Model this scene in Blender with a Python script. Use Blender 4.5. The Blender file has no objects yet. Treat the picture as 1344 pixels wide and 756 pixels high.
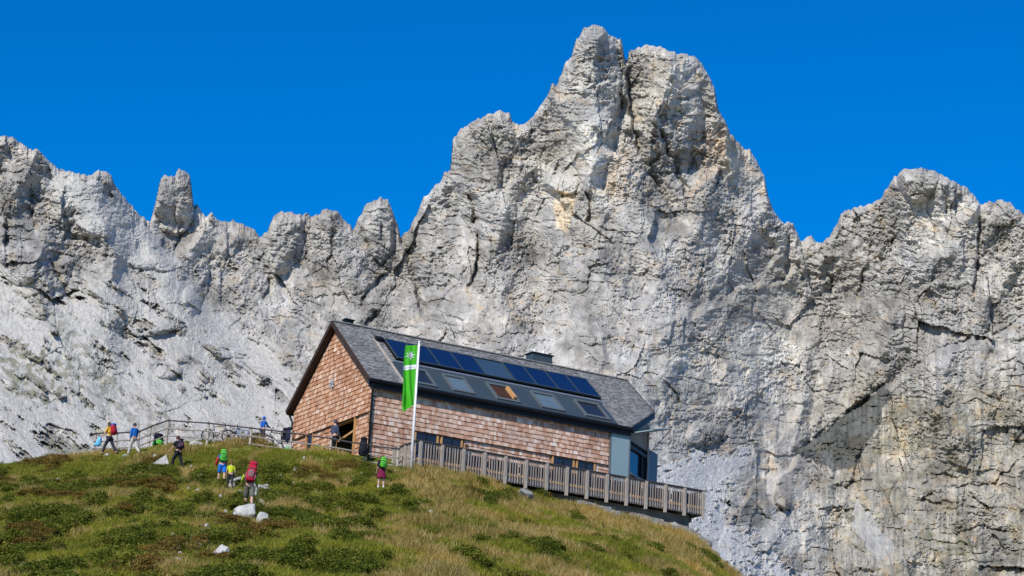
import bpy, bmesh, math, random
import numpy as np
from mathutils import Vector, Matrix, Euler

random.seed(7)
rng = np.random.default_rng(11)
scene = bpy.context.scene
col = scene.collection

# ------------------------------------------------------------------ camera
PITCH, ROLL, FPX = 0.2869, 0.0524, 2987.0          # 80 mm equivalent lens looking up the slope
FWD = np.array([0, math.cos(PITCH), math.sin(PITCH)])
UP0 = np.array([0, -math.sin(PITCH), math.cos(PITCH)])
R0 = np.array([1.0, 0, 0])
RIGHT = math.cos(ROLL) * R0 + math.sin(ROLL) * UP0
UP = -math.sin(ROLL) * R0 + math.cos(ROLL) * UP0
cam_data = bpy.data.cameras.new("camera")
cam = bpy.data.objects.new("camera", cam_data)
col.objects.link(cam)
cam_data.sensor_width = 36.0
cam_data.lens = 36.0 * FPX / 1344.0
cam_data.clip_start = 0.5
cam_data.clip_end = 20000.0
cam.matrix_world = Matrix(((RIGHT[0], UP[0], -FWD[0], 0), (RIGHT[1], UP[1], -FWD[1], 0),
                           (RIGHT[2], UP[2], -FWD[2], 0), (0, 0, 0, 1)))
scene.camera = cam

# ------------------------------------------------------------------ sky and sun
SUN_EL, SUN_AZ = math.radians(38), math.radians(26)    # azimuth: to the left of straight behind the camera
world = bpy.data.worlds.new("World")
scene.world = world
world.use_nodes = True
wn = world.node_tree
wn.nodes.clear()
sky = wn.nodes.new("ShaderNodeTexSky")
sky.sky_type = 'NISHITA'
sky.sun_disc = False
sky.sun_elevation = SUN_EL
sky.sun_rotation = math.radians(180) + SUN_AZ
sky.altitude = 2000
sky.air_density = 1.0
sky.dust_density = 0.1
sky.ozone_density = 4.0
hs = wn.nodes.new("ShaderNodeHueSaturation")
hs.inputs['Hue'].default_value = 0.507
hs.inputs['Saturation'].default_value = 1.40
hs.inputs['Value'].default_value = 1.1
bg = wn.nodes.new("ShaderNodeBackground")
bg.inputs['Strength'].default_value = 0.15
wo = wn.nodes.new("ShaderNodeOutputWorld")
wn.links.new(sky.outputs[0], hs.inputs['Color'])
wn.links.new(hs.outputs[0], bg.inputs['Color'])
wn.links.new(bg.outputs[0], wo.inputs['Surface'])
sun_data = bpy.data.lights.new("sun", 'SUN')
sun_data.energy = 4.85
sun_data.angle = math.radians(0.53)
sun_data.color = (1.0, 0.94, 0.85)
sun = bpy.data.objects.new("sun", sun_data)
col.objects.link(sun)
to_sun = Vector((-math.sin(SUN_AZ) * math.cos(SUN_EL), -math.cos(SUN_AZ) * math.cos(SUN_EL), math.sin(SUN_EL)))
sun.rotation_euler = (to_sun).to_track_quat('Z', 'Y').to_euler()
sun.location = (-60, -80, 120)

scene.view_settings.view_transform = 'Standard'
scene.view_settings.look = 'None'
scene.view_settings.exposure = 0.0
scene.view_settings.gamma = 1.0
scene.render.engine = 'CYCLES'

# ------------------------------------------------------------------ helpers
def ray(px, py):
    return FWD + RIGHT * (px - 672) / FPX - UP * (py - 378) / FPX

def at(px, py, d):
    return ray(px, py) * d

def rays(px, py):
    return FWD[None] + RIGHT[None] * ((px - 672) / FPX)[:, None] - UP[None] * ((py - 378) / FPX)[:, None]

def mesh_np(name, verts, quads=None, tris=None, smooth=False):
    me = bpy.data.meshes.new(name)
    me.vertices.add(len(verts))
    me.vertices.foreach_set("co", np.asarray(verts, dtype=np.float32).ravel())
    loops, starts, totals = [], [], []
    n = 0
    if quads is not None and len(quads):
        q = np.asarray(quads, dtype=np.int32)
        loops.append(q.ravel()); starts.append(np.arange(len(q)) * 4); totals.append(np.full(len(q), 4)); n = q.size
    if tris is not None and len(tris):
        t = np.asarray(tris, dtype=np.int32)
        loops.append(t.ravel()); starts.append(n + np.arange(len(t)) * 3); totals.append(np.full(len(t), 3))
    lp = np.concatenate(loops)
    me.loops.add(len(lp))
    me.loops.foreach_set("vertex_index", lp.astype(np.int32))
    st = np.concatenate(starts)
    me.polygons.add(len(st))
    me.polygons.foreach_set("loop_start", st.astype(np.int32))
    me.polygons.foreach_set("loop_total", np.concatenate(totals).astype(np.int32))
    me.polygons.foreach_set("use_smooth", np.full(len(st), smooth))
    me.update(calc_edges=True)
    me.validate()
    return me

def link(name, me, mat=None, parent=None, label=None, cat=None, group=None, kind=None, loc=None, rot=None):
    o = bpy.data.objects.new(name, me)
    col.objects.link(o)
    if mat is not None and me is not None and not me.materials:
        me.materials.append(mat)
    if parent is not None:
        o.parent = parent
    if loc is not None:
        o.location = loc
    if rot is not None:
        o.rotation_euler = rot
    for k, v in (("label", label), ("category", cat), ("group", group), ("kind", kind)):
        if v:
            o[k] = v
    return o

def empty(name, loc, rz=0.0, label=None, cat=None, group=None):
    o = link(name, None, label=label, cat=cat, group=group, loc=loc, rot=(0, 0, rz))
    o.empty_display_size = 0.2
    return o

class MB:
    """collects shapes that become ONE mesh"""
    def __init__(self):
        self.v, self.f = [], []
    def add(self, vs, fs):
        n = len(self.v)
        self.v += [tuple(p) for p in vs]
        self.f += [tuple(i + n for i in f) for f in fs]
        return self
    def box(self, x0, x1, y0, y1, z0, z1):
        return self.add([(x0, y0, z0), (x1, y0, z0), (x1, y1, z0), (x0, y1, z0), (x0, y0, z1), (x1, y0, z1), (x1, y1, z1), (x0, y1, z1)],
                        [(0, 3, 2, 1), (4, 5, 6, 7), (0, 1, 5, 4), (1, 2, 6, 5), (2, 3, 7, 6), (3, 0, 4, 7)])
    def bar(self, p, q, w, h, upv=(0, 0, 1)):
        p, q = Vector(p), Vector(q)
        d = (q - p).normalized()
        s = d.cross(Vector(upv))
        if s.length < 1e-4:
            s = d.cross(Vector((1, 0, 0)))
        s.normalize()
        t = s.cross(d).normalized()
        vs = []
        for c in (p, q):
            for a, b in ((-1, -1), (1, -1), (1, 1), (-1, 1)):
                vs.append(c + s * (a * w / 2) + t * (b * h / 2))
        return self.add(vs, [(3, 2, 1, 0), (4, 5, 6, 7), (0, 1, 5, 4), (1, 2, 6, 5), (2, 3, 7, 6), (3, 0, 4, 7)])
    def tube(self, pts, r, n=8, cap=True):
        pts = [Vector(p) for p in pts]
        rr = r if isinstance(r, (list, tuple)) else [r] * len(pts)
        vs, fs = [], []
        prev = None
        for i, p in enumerate(pts):
            d = (pts[min(i + 1, len(pts) - 1)] - pts[max(i - 1, 0)]).normalized()
            a = Vector((0, 0, 1)) if abs(d.z) < 0.9 else Vector((1, 0, 0))
            s = d.cross(a).normalized()
            if prev is not None:
                s2 = prev - d * prev.dot(d)
                if s2.length > 1e-4:
                    s = s2.normalized()
            prev = s
            t = d.cross(s)
            for k in range(n):
                an = 2 * math.pi * k / n
                vs.append(p + (s * math.cos(an) + t * math.sin(an)) * rr[i])
        for i in range(len(pts) - 1):
            for k in range(n):
                fs.append((i * n + k, i * n + (k + 1) % n, (i + 1) * n + (k + 1) % n, (i + 1) * n + k))
        if cap:
            fs.append(tuple(range(n - 1, -1, -1)))
            fs.append(tuple((len(pts) - 1) * n + k for k in range(n)))
        return self.add(vs, fs)
    def ell(self, c, r, nu=10, nv=7, power=1.0):
        vs, fs = [], []
        sp = lambda x: math.copysign(abs(x) ** power, x)
        for j in range(nv + 1):
            th = math.pi * j / nv
            for i in range(nu):
                ph = 2 * math.pi * i / nu
                vs.append((c[0] + r[0] * sp(math.sin(th)) * sp(math.cos(ph)), c[1] + r[1] * sp(math.sin(th)) * sp(math.sin(ph)), c[2] + r[2] * sp(math.cos(th))))
        for j in range(nv):
            for i in range(nu):
                fs.append((j * nu + i, (j + 1) * nu + i, (j + 1) * nu + (i + 1) % nu, j * nu + (i + 1) % nu))
        return self.add(vs, fs)
    def torus(self, c, R, r, axis='y', n=28, m=6):
        vs, fs = [], []
        for i in range(n):
            a = 2 * math.pi * i / n
            for k in range(m):
                b = 2 * math.pi * k / m
                x, z, y = (R + r * math.cos(b)) * math.cos(a), (R + r * math.cos(b)) * math.sin(a), r * math.sin(b)
                vs.append((c[0] + x, c[1] + y, c[2] + z))
        for i in range(n):
            for k in range(m):
                fs.append((i * m + k, i * m + (k + 1) % m, ((i + 1) % n) * m + (k + 1) % m, ((i + 1) % n) * m + k))
        return self.add(vs, fs)
    def prism(self, poly, z0, z1):
        n = len(poly)
        return self.add([(x, y, z0) for x, y in poly] + [(x, y, z1) for x, y in poly],
                        [tuple(range(n - 1, -1, -1)), tuple(range(n, 2 * n))] + [(i, (i + 1) % n, n + (i + 1) % n, n + i) for i in range(n)])
    def mesh(self, name, smooth=False):
        me = bpy.data.meshes.new(name)
        me.from_pydata(self.v, [], self.f)
        if smooth:
            me.polygons.foreach_set("use_smooth", [True] * len(me.polygons))
        me.update()
        return me
    def build(self, name, mat, parent=None, smooth=False, bevel=0, **kw):
        me = self.mesh(name, smooth)
        if bevel:
            bm = bmesh.new(); bm.from_mesh(me)
            bmesh.ops.bevel(bm, geom=list(bm.edges), offset=bevel, segments=1, affect='EDGES')
            bm.to_mesh(me); bm.free()
        return link(name, me, mat, parent, **kw)

# ------------------------------------------------------------------ materials
def new_mat(name):
    m = bpy.data.materials.new(name)
    m.use_nodes = True
    nt = m.node_tree
    return m, nt, nt.nodes["Principled BSDF"]

def ramp(nt, fac, stops):
    r = nt.nodes.new("ShaderNodeValToRGB")
    while len(r.color_ramp.elements) > 1:
        r.color_ramp.elements.remove(r.color_ramp.elements[-1])
    r.color_ramp.elements[0].position = stops[0][0]
    r.color_ramp.elements[0].color = (*stops[0][1], 1)
    for p, c in stops[1:]:
        e = r.color_ramp.elements.new(p); e.color = (*c, 1)
    nt.links.new(fac, r.inputs[0])
    return r.outputs[0]

def noise(nt, scale, detail=4, rough=0.6, coord='Object', stretch=None):
    tc = nt.nodes.new("ShaderNodeTexCoord")
    if coord == 'World':
        src = nt.nodes.new("ShaderNodeNewGeometry").outputs['Position']
    else:
        src = tc.outputs[coord]
    if stretch:
        mp = nt.nodes.new("ShaderNodeMapping")
        mp.inputs['Scale'].default_value = stretch
        nt.links.new(src, mp.inputs[0]); src = mp.outputs[0]
    n = nt.nodes.new("ShaderNodeTexNoise")
    n.inputs['Scale'].default_value = scale
    n.inputs['Detail'].default_value = detail
    n.inputs['Roughness'].default_value = rough
    nt.links.new(src, n.inputs['Vector'])
    return n.outputs['Fac']

def mixc(nt, fac, a, b, mode='MIX'):
    m = nt.nodes.new("ShaderNodeMix"); m.data_type = 'RGBA'; m.blend_type = mode
    for s, v in ((0, fac), (6, a), (7, b)):
        if isinstance(v, (int, float)):
            m.inputs[s].default_value = v
        elif isinstance(v, tuple):
            m.inputs[s].default_value = (*v, 1)
        else:
            nt.links.new(v, m.inputs[s])
    return m.outputs[2]

def bump(nt, h, strength, dist, bsdf):
    b = nt.nodes.new("ShaderNodeBump")
    b.inputs['Strength'].default_value = strength
    b.inputs['Distance'].default_value = dist
    nt.links.new(h, b.inputs['Height'])
    nt.links.new(b.outputs[0], bsdf.inputs['Normal'])

def simple_mat(name, c, rough=0.7, var=0.12, scale=6.0, metallic=0.0, stretch=None, spec=0.4):
    m, nt, b = new_mat(name)
    n = noise(nt, scale, 5, 0.65, 'Object', stretch)
    c1 = tuple(x * (1 - var) for x in c); c2 = tuple(min(1, x * (1 + var)) for x in c)
    nt.links.new(ramp(nt, n, [(0.3, c1), (0.7, c2)]), b.inputs['Base Color'])
    b.inputs['Roughness'].default_value = rough
    b.inputs['Metallic'].default_value = metallic
    b.inputs['Specular IOR Level'].default_value = spec
    return m

MAT = {}

# ------------------------------------------------------------------ numpy noise
_T = np.random.default_rng(3)
_PERM = _T.permutation(1024)
_PERM = np.concatenate([_PERM, _PERM])
_G = _T.uniform(0, 2 * np.pi, 1024)
_GX, _GY = np.cos(_G), np.sin(_G)
_RND = [_T.random(1024) for _ in range(6)]

def _h(i, j, s):
    return _PERM[(_PERM[(i + s * 131) & 1023] + j) & 1023]

def perlin(x, y, s=0):
    xi, yi = np.floor(x).astype(np.int64), np.floor(y).astype(np.int64)
    xf, yf = x - xi, y - yi
    u = xf * xf * xf * (xf * (xf * 6 - 15) + 10)
    v = yf * yf * yf * (yf * (yf * 6 - 15) + 10)
    def g(dx, dy):
        h = _h(xi + dx, yi + dy, s)
        return _GX[h] * (xf - dx) + _GY[h] * (yf - dy)
    a = g(0, 0) * (1 - u) + g(1, 0) * u
    b = g(0, 1) * (1 - u) + g(1, 1) * u
    return (a * (1 - v) + b * v) * 1.5

def fbm(x, y, s=0, octs=4, gain=0.5):
    t, a, f = 0, 1.0, 1.0
    for o in range(octs):
        t = t + a * perlin(x * f, y * f, s + o * 7)
        a *= gain; f *= 2.03
    return t

def facets(x, y, s=0, tilt=1.0):
    """blocky cells: each cell is a tilted plane; returns height, distance to the cell border, cell random"""
    xi, yi = np.floor(x).astype(np.int64), np.floor(y).astype(np.int64)
    f1 = np.full(x.shape, 9.0); f2 = np.full(x.shape, 9.0)
    hid = np.zeros(x.shape, dtype=np.int64); bx = np.zeros(x.shape); by = np.zeros(x.shape)
    for dx in (-1, 0, 1):
        for dy in (-1, 0, 1):
            h = _h(xi + dx, yi + dy, s)
            ex = x - (xi + dx + 0.1 + 0.8 * _RND[0][h]); ey = y - (yi + dy + 0.1 + 0.8 * _RND[1][h])
            d = ex * ex + ey * ey
            c = d < f1
            f2 = np.where(c, f1, np.minimum(f2, d))
            f1 = np.where(c, d, f1)
            hid = np.where(c, h, hid); bx = np.where(c, ex, bx); by = np.where(c, ey, by)
    hgt = (_RND[2][hid] - 0.5) + tilt * ((_RND[3][hid] - 0.5) * 1.6 * bx + (_RND[4][hid] - 0.62) * 1.6 * by)
    return hgt, np.sqrt(f2) - np.sqrt(f1), _RND[5][hid]

def sstep(a, b, x):
    t = np.clip((x - a) / (b - a), 0, 1)
    return t * t * (3 - 2 * t)
# ------------------------------------------------------------------ the mountain
SKY = [(-260, 120), (-160, 128), (-100, 150), (-50, 168), (0, 179), (10.6, 178), (25, 185), (42, 196), (53, 198), (63.5, 211), (78, 223.5), (85, 223.5), (114, 231), (123, 225.6),
       (131, 222.6), (140, 224), (146, 232), (152, 245), (169, 266), (182, 281), (197, 290), (201, 280.6), (205, 259.5), (211.6, 234), (218, 228), (228.6, 232),
       (235, 223.5), (241, 222), (249, 230), (252, 246), (253.5, 270), (258, 266), (262.4, 276), (271, 285), (277, 278.5), (288, 289), (305, 290), (317.5, 293),
       (326, 297.6), (334, 302), (343, 310), (351, 302), (357.7, 285), (368, 275.6), (377, 278.5), (397, 280.6), (414, 283), (422, 277.7), (435, 275), (445.6, 280.6),
       (458, 295.5), (463.4, 302), (471, 285), (481.6, 268), (500.6, 259.5), (509, 263.7), (515.5, 276.4), (522, 295.5), (526, 310), (534.5, 304), (541, 291), (549, 276),
       (555.7, 261.6), (566, 249), (579, 236), (583, 225.6), (591, 222.6), (593, 198), (594.5, 179), (600, 174.8), (617, 162), (640, 150), (655, 145), (668, 148), (672, 158),
       (682, 166), (690.6, 162), (705, 145), (720, 121.6), (724.4, 111), (731, 111), (735, 100), (741, 83.5), (750, 75), (756, 54), (764.6, 41), (771, 35), (781.6, 31.4),
       (790, 35), (796, 43), (807, 49.6), (814.6, 50.5), (817, 58), (819.7, 73), (823, 79), (826, 68.7), (836.6, 64.4), (849, 59.4), (866, 62), (887, 71), (900, 70),
       (913, 74), (921, 83.5), (930, 100), (938, 115), (942.4, 142.8), (951, 157.6), (959, 176.6), (972, 191), (985, 198), (995, 214.7), (1004, 231.6), (1007, 253),
       (1012, 270), (1018.6, 282), (1027, 291), (1040, 293), (1048, 312), (1052.5, 316), (1064.6, 309), (1071, 318.5), (1079.4, 318.5), (1090, 308), (1098.5, 295),
       (1103, 282.5), (1113, 276), (1138.7, 267.7), (1155.6, 261.4), (1162, 248.7), (1174.7, 231.7), (1185, 223), (1198, 222), (1215, 221), (1232, 228.8), (1244.5, 234),
       (1261.5, 242), (1276, 253), (1285, 267.7), (1293, 267.7), (1306, 262.6), (1320.7, 262.6), (1333, 272), (1344, 280), (1400, 300), (1470, 290), (1604, 340)]
SKX = np.array([p[0] for p in SKY]); SKV = np.array([p[1] for p in SKY])

def polyline_trench(u, v, pts, w):
    """asymmetric groove: sharp wall on the left of the travel direction, fading out on the right"""
    best = np.full(u.shape, 1e9); sg = np.zeros(u.shape); al = np.zeros(u.shape)
    n = len(pts) - 1
    for k in range(n):
        (x0, y0), (x1, y1) = pts[k], pts[k + 1]
        dx, dy = x1 - x0, y1 - y0
        L2 = dx * dx + dy * dy
        t = np.clip(((u - x0) * dx + (v - y0) * dy) / L2, 0, 1)
        ex, ey = u - x0 - t * dx, v - y0 - t * dy
        d = np.hypot(ex, ey)
        s = -(dx * (v - y0) - dy * (u - x0)) / math.sqrt(L2)
        c = d < best
        best = np.where(c, d, best); sg = np.where(c, np.sign(s) * d, sg); al = np.where(c, (k + t) / n, al)
    prof = np.where(sg < 0, np.clip(1 + sg / (0.22 * w), 0, 1), np.clip(1 - sg / w, 0, 1) ** 1.3)
    ends = np.clip(al / 0.18, 0.0, 1) * np.clip((1 - al) / 0.18, 0.0, 1)
    return prof * (0.25 + 0.75 * ends)

TRENCH = [  # points, width px, depth m
    ([(822, 60), (825, 110), (828, 150), (836, 188), (846, 218), (868, 252), (890, 290)], 14, 19),
    ([(861, 130), (866, 165), (874, 192), (886, 218), (896, 245), (905, 285)], 11, 13),
    ([(613, 252), (623, 272), (622, 300)], 12, 13),
    ([(624, 300), (629, 330), (623, 356), (615, 382)], 11, 17),
    ([(946, 220), (938, 248)], 12, 12), ([(767, 250), (775, 272), (769, 294)], 12, 12),
    ([(354, 362), (347, 395)], 9, 9), ([(508, 355), (484, 378), (472, 402)], 14, 13), ([(495, 405), (476, 428)], 12, 9),
    ([(527, 312), (540, 350), (552, 392), (562, 425)], 24, 20), ([(536, 352), (551, 400)], 10, 10),
    ([(1090, 360), (1089, 386)], 8, 9), ([(1146, 300), (1137, 345), (1124, 395)], 9, 8), ([(1174, 308), (1167, 334)], 8, 8),
    ([(1286, 262), (1285, 330), (1276, 400)], 12, 11), ([(1238, 240), (1245, 290)], 9, 6), ([(1034, 305), (1031, 362)], 12, 12),
    ([(1350, 412), (1310, 436), (1280, 444), (1250, 452)], 13, 8), ([(1172, 500), (1110, 546), (1060, 586)], 30, 9),
    ([(1130, 590), (1122, 625), (1110, 640)], 14, 10), ([(945, 575), (920, 588), (905, 592)], 12, 9), ([(700, 420), (692, 450)], 9, 6),
    ([(6, 270), (9, 335)], 12, 11), ([(66, 335), (80, 372), (92, 392)], 13, 12), ([(38, 250), (45, 300)], 10, 7),
    ([(1262, 628), (1230, 622), (1205, 640)], 9, 5), ([(1344, 600), (1300, 635), (1240, 640)], 8, 6), ([(1250, 662), (1205, 655)], 9, 6), ([(1330, 700), (1290, 690), (1250, 700)], 9, 5),
    ([(880, 150), (900, 148)], 9, 7), ([(905, 130), (884, 128)], 8, 6), ([(930, 180), (915, 185), (905, 182)], 8, 6), ([(910, 190), (903, 230)], 10, 9),
    ([(742, 252), (722, 254)], 9, 7), ([(800, 100), (782, 108), (770, 120)], 8, 5), ([(812, 112), (818, 150)], 8, 8), ([(700, 150), (694, 185)], 9, 6), ([(735, 210), (722, 240)], 8, 5),
    ([(640, 360), (632, 400)], 8, 5), ([(585, 432), (578, 450)], 8, 6), ([(850, 350), (842, 395)], 9, 5), ([(778, 395), (772, 430)], 8, 4), ([(660, 210), (655, 250)], 9, 6), ([(570, 330), (562, 380)], 9, 5),
    ([(235, 285), (228, 340)], 9, 7), ([(300, 300), (296, 350)], 9, 6), ([(398, 290), (402, 340)], 9, 6), ([(438, 300), (430, 360)], 10, 7), ([(253, 262), (247, 280)], 8, 8), ([(500, 290), (504, 330)], 9, 6),
    ([(268, 408), (240, 400)], 11, 7), ([(235, 436), (205, 438), (175, 430)], 13, 9), ([(275, 330), (272, 390)], 10, 8), ([(240, 500), (220, 482), (205, 480)], 10, 8), ([(330, 470), (290, 455)], 9, 5), ([(350, 505), (335, 495)], 9, 6),
    ([(1040, 668), (1030, 672), (1015, 668)], 12, 9), ([(1010, 600), (1005, 640)], 9, 6), ([(985, 600), (1000, 640), (1014, 662)], 10, 6), ([(1000, 730), (960, 706)], 8, 5), ([(1344, 560), (1330, 590)], 9, 6),
    ([(1080, 420), (1072, 470)], 9, 5), ([(1190, 400), (1184, 450)], 9, 4), ([(990, 380), (985, 430)], 9, 6), ([(960, 300), (952, 350)], 9, 5), ([(890, 400), (880, 450)], 9, 5),
]
BUMPS = [(200, 428, 30, 11, 6), (255, 395, 16, 22, 6), (222, 488, 20, 9, 6), (1028, 655, 13, 12, 8), (1000, 665, 16, 10, 4), (345, 500, 12, 8, 4), (300, 462, 30, 6, 3),
         (30, 345, 34, 30, 8), (75, 360, 22, 20, 6), (925, 570, 24, 14, 6), (1090, 660, 20, 12, 4), (120, 300, 30, 14, 5), (205, 345, 40, 12, 4), (735, 240, 26, 14, 7), (1205, 235, 26, 30, 8), (1110, 620, 26, 16, 5), (227, 262, 25, 46, 13), (498, 300, 20, 44, 10), (370, 320, 26, 46, 7), (640, 230, 46, 90, 9), (775, 130, 40, 110, 12), (885, 140, 36, 90, 9)]

def inside(u, v, poly):
    c = np.zeros(u.shape, bool)
    j = len(poly) - 1
    for i in range(len(poly)):
        xi, yi = poly[i]; xj, yj = poly[j]
        c ^= ((yi > v) != (yj > v)) & (u < (xj - xi) * (v - yi) / (yj - yi + 1e-12) + xi)
        j = i
    return c

def soft(u, v, poly, wob=9.0, s=50):
    """soft-edged polygon mask with a ragged outline"""
    n1 = fbm(u / 22, v / 22, s, 4) * wob; n2 = fbm(u / 22 + 9, v / 22, s + 1, 4) * wob
    return inside(u + n1, v + n2, poly).astype(float)

def mountain_fields(u, v, vs_raw):
    """depth in metres and rock colour for directions u, v"""
    sk = np.interp(u, SKX, SKV)
    # smoothed crest line and foot line used for the overall lean of the face
    k = np.linspace(-260, 1604, 933)
    ks = np.interp(k, SKX, SKV); ker = np.hanning(61); ker /= ker.sum()
    ks = np.convolve(np.pad(ks, 30, mode='edge'), ker, 'valid')
    sm = np.interp(u, k, ks)
    foot = np.interp(u, [-260, 0, 400, 850, 1000, 1344, 1604], [700, 660, 640, 640, 760, 800, 820])
    dsky = np.interp(u, [-260, 0, 120, 195, 230, 330, 460, 530, 600, 790, 930, 1060, 1110, 1210, 1344, 1604], [790, 805, 815, 828, 845, 862, 872, 885, 880, 885, 900, 915, 908, 880, 855, 810])
    dfoot = np.interp(u, [-260, 0, 300, 500, 700, 860, 960, 1100, 1344, 1604], [525, 545, 585, 620, 655, 640, 640, 690, 690, 660])
    below = v - np.interp(u, [930, 950, 985, 1060, 1170, 1250, 1344, 1604], [760, 690, 640, 588, 500, 452, 416, 330])
    below = below + 7 * fbm(u / 30, v / 30, 140, 3)
    near2 = 11 * sstep(-2, 9, below) * sstep(930, 1000, u) + 7 * sstep(-2, 8, v - np.interp(u, [560, 700, 860, 1000, 1100], [470, 440, 425, 375, 330]) + 9 * fbm(u / 40, v / 40, 141, 3)) * sstep(540, 640, u) * sstep(1110, 1000, u)
    near = 16 * sstep(14, -30, u - np.interp(v, [180, 292, 388, 500, 580], [185, 203, 262, 335, 400])) * sstep(520, 330, v) * sstep(-60, 60, u)
    t = (foot - v) / (foot - sm)
    g = np.where(t < 1, 1 - np.clip(1 - t, 0, 2) ** 1.75, 1 + 0.25 * (t - 1))
    d = dfoot + (dsky - dfoot) * g - near - near2
    # masks
    scree_r = soft(u, v, [(858, 612), (905, 600), (945, 596), (990, 575), (975, 605), (960, 640), (955, 676), (1010, 722), (1075, 770), (1075, 900), (820, 900), (820, 640)], 15, 60) * np.clip(0.92 + 0.8 * fbm(u / 9, v / 7, 61, 4, 0.65) + sstep(60, 0, np.abs(u - 905)) * 0.4, 0, 1)
    gully_s = soft(u, v, [(1125, 640), (1150, 690), (1180, 720), (1150, 735), (1120, 690)], 6, 66)
    regL = sstep(-14, 18, v - np.interp(u, [-260, 0, 60, 150, 260, 330, 400, 480, 560], [300, 346, 385, 352, 388, 432, 492, 552, 640]) + 16 * fbm(u / 26, v / 26, 72, 4)) * sstep(590, 520, u)
    screeL = regL * sstep(0.30, -0.05, fbm((u * 0.82 + v * 0.57) / 60, (v * 0.82 - u * 0.57) / 16, 71, 5, 0.6) - 0.24)
    crestL = soft(u, v, [(60, 205), (110, 232), (150, 246), (194, 292), (226, 340), (268, 395), (335, 470), (300, 470), (230, 402), (165, 340), (112, 300), (80, 258)], 11, 77)
    smooth = np.clip(np.maximum.reduce([scree_r, gully_s * 0.6, screeL * 0.88, crestL * 0.7]), 0, 1)
    rough = 1 - 0.88 * smooth
    # domain warp
    wu = u + 6 * fbm(u / 70, v / 70, 1, 3) + 1.6 * fbm(u / 14, v / 14, 4, 2)
    wv = v + 6 * fbm(u / 70 + 5, v / 70, 2, 3) + 1.6 * fbm(u / 14 + 5, v / 14, 5, 2)
    left = sstep(500, 420, u) * sstep(320, 390, v + 0.15 * u)
    def ridged(x, y, seed, octs, gain=0.5, lac=2.07):
        tot = 0; amp = 1.0; f = 1.0; wgt = 1.0
        for o in range(octs):
            n = (1 - np.abs(perlin(x * f, y * f, seed + 5 * o))) ** 2
            n = n * wgt
            wgt = np.clip(n * 1.6, 0.15, 1)
            tot = tot + amp * n; amp *= gain; f *= lac
        return tot
    # buttresses and gullies fanning down from the crest, then blocks, ledges and rubble
    wl = sstep(1000, 1110, u)
    fan = (1 - wl) * (u - 800) * (v - 120) / 900 + wl * (u - 1220) * (v - 150) / 1100
    fu = wu - 0.25 * fan
    r = 8 * fbm(wu / 170, wv / 260, 10, 3) + rough * (10 * ridged(fu / 95, wv / 170, 11, 2, 0.5) + 1.6 * ridged(wu / 30, wv / 34, 14, 3, 0.5) - 10)
    busy = np.clip(0.8 + 0.9 * fbm(u / 80, v / 65, 88, 3), 0.45, 1.35)       # slabs against rubble
    def blocks(x, y, sq, seed, busy):
        f1, e1, c1 = facets(x / 80, y / (104 * sq), seed, 0.9)
        f2, e2, c2 = facets(x / 34, y / (44 * sq), seed + 1)
        f3, e3, c3 = facets(x / 15, y / (17 * sq), seed + 2)
        f4, e4, c4 = facets(x / 6.4, y / (6.6 * sq), seed + 3)
        f5, e5, c5 = facets(x / 3.3, y / (3.3 * sq), seed + 4)
        h = 6.0 * f1 + 2.4 * f2 + busy * (1.35 * f3 + 0.95 * f4 + 0.62 * f5)
        # bedding ledges
        b = (y + 9 * fbm(x / 60, y / 40, 30, 3)) / (14.0 * sq)
        h = h + 1.5 * sstep(-0.05, 0.45, fbm(x / 55, y / 30, 31, 3)) * (b - np.floor(b) - 0.5)
        b2 = (y + 4 * fbm(x / 25, y / 20, 33, 3)) / (5.6 * sq)
        h = h + 0.85 * sstep(-0.2, 0.4, fbm(x / 40 + 3, y / 20, 34, 3)) * (b2 - np.floor(b2) - 0.5)
        return h, c2, c3, c4
    h, c2, c3, c4 = blocks(wu, wv - 0.10 * wu, 1.0, 20, busy)
    m = left > 0
    hl, a2, a3, a4 = blocks(0.9 * wu[m] + 0.4 * wv[m], 0.9 * wv[m] - 0.42 * wu[m], 0.6, 120, busy[m])
    lf = left[m]
    h[m] = h[m] * (1 - lf) + hl * lf * 0.85
    r = r + rough * h
    r = r + rough * busy * 0.75 * fbm(u / 5.0, v / 4.4, 42, 4, 0.7)
    # loose stones on the scree and shallow runnels
    sf, se, sc_ = facets(u / 3.0, v / 2.6, 47)
    r = r + smooth * (0.32 * fbm(u / 5, v / 5, 43, 4, 0.7) + 0.6 * fbm((u * 0.8 - v * 0.6) / 12, (u * 0.6 + v * 0.8) / 90, 44, 3) + 0.8 * np.clip(sc_ - 0.72, 0, 1) / 0.28 * np.clip(1 - 2.2 * (0.5 - se), 0, 1))
    for pts, w, dep in TRENCH:
        x0 = min(p[0] for p in pts) - 2 * w - 10; x1 = max(p[0] for p in pts) + 2 * w + 10
        y0 = min(p[1] for p in pts) - 2 * w - 10; y1 = max(p[1] for p in pts) + 2 * w + 10
        m = (u > x0) & (u < x1) & (v > y0) & (v < y1)
        if m.any():
            uu = u[m] + 3.5 * fbm(u[m] / 16, v[m] / 16, 45, 3); vv = v[m] + 3.5 * fbm(u[m] / 16 + 7, v[m] / 16, 46, 3)
            r[m] -= 0.5 * dep * polyline_trench(uu, vv, pts, w)
    for (bu, bv, ru, rv, h) in BUMPS:
        q = ((wu - bu) / ru) ** 2 + ((wv - bv) / rv) ** 2
        r = r + h * np.clip(1 - q, 0, 1) ** 0.6
    r = r - 9.0 * np.exp(-np.clip(v - vs_raw, 0, None) / 5.0)      # crest rounds off backwards
    d = d - r
    # ---- rock colour
    n1 = fbm(wu / 75, wv / 60, 101, 6, 0.65) * 1.25; n2 = fbm(u / 9, v / 9, 102, 4, 0.65)
    st = fbm(u / 5.5, v / 60, 103, 4, 0.6)
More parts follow.
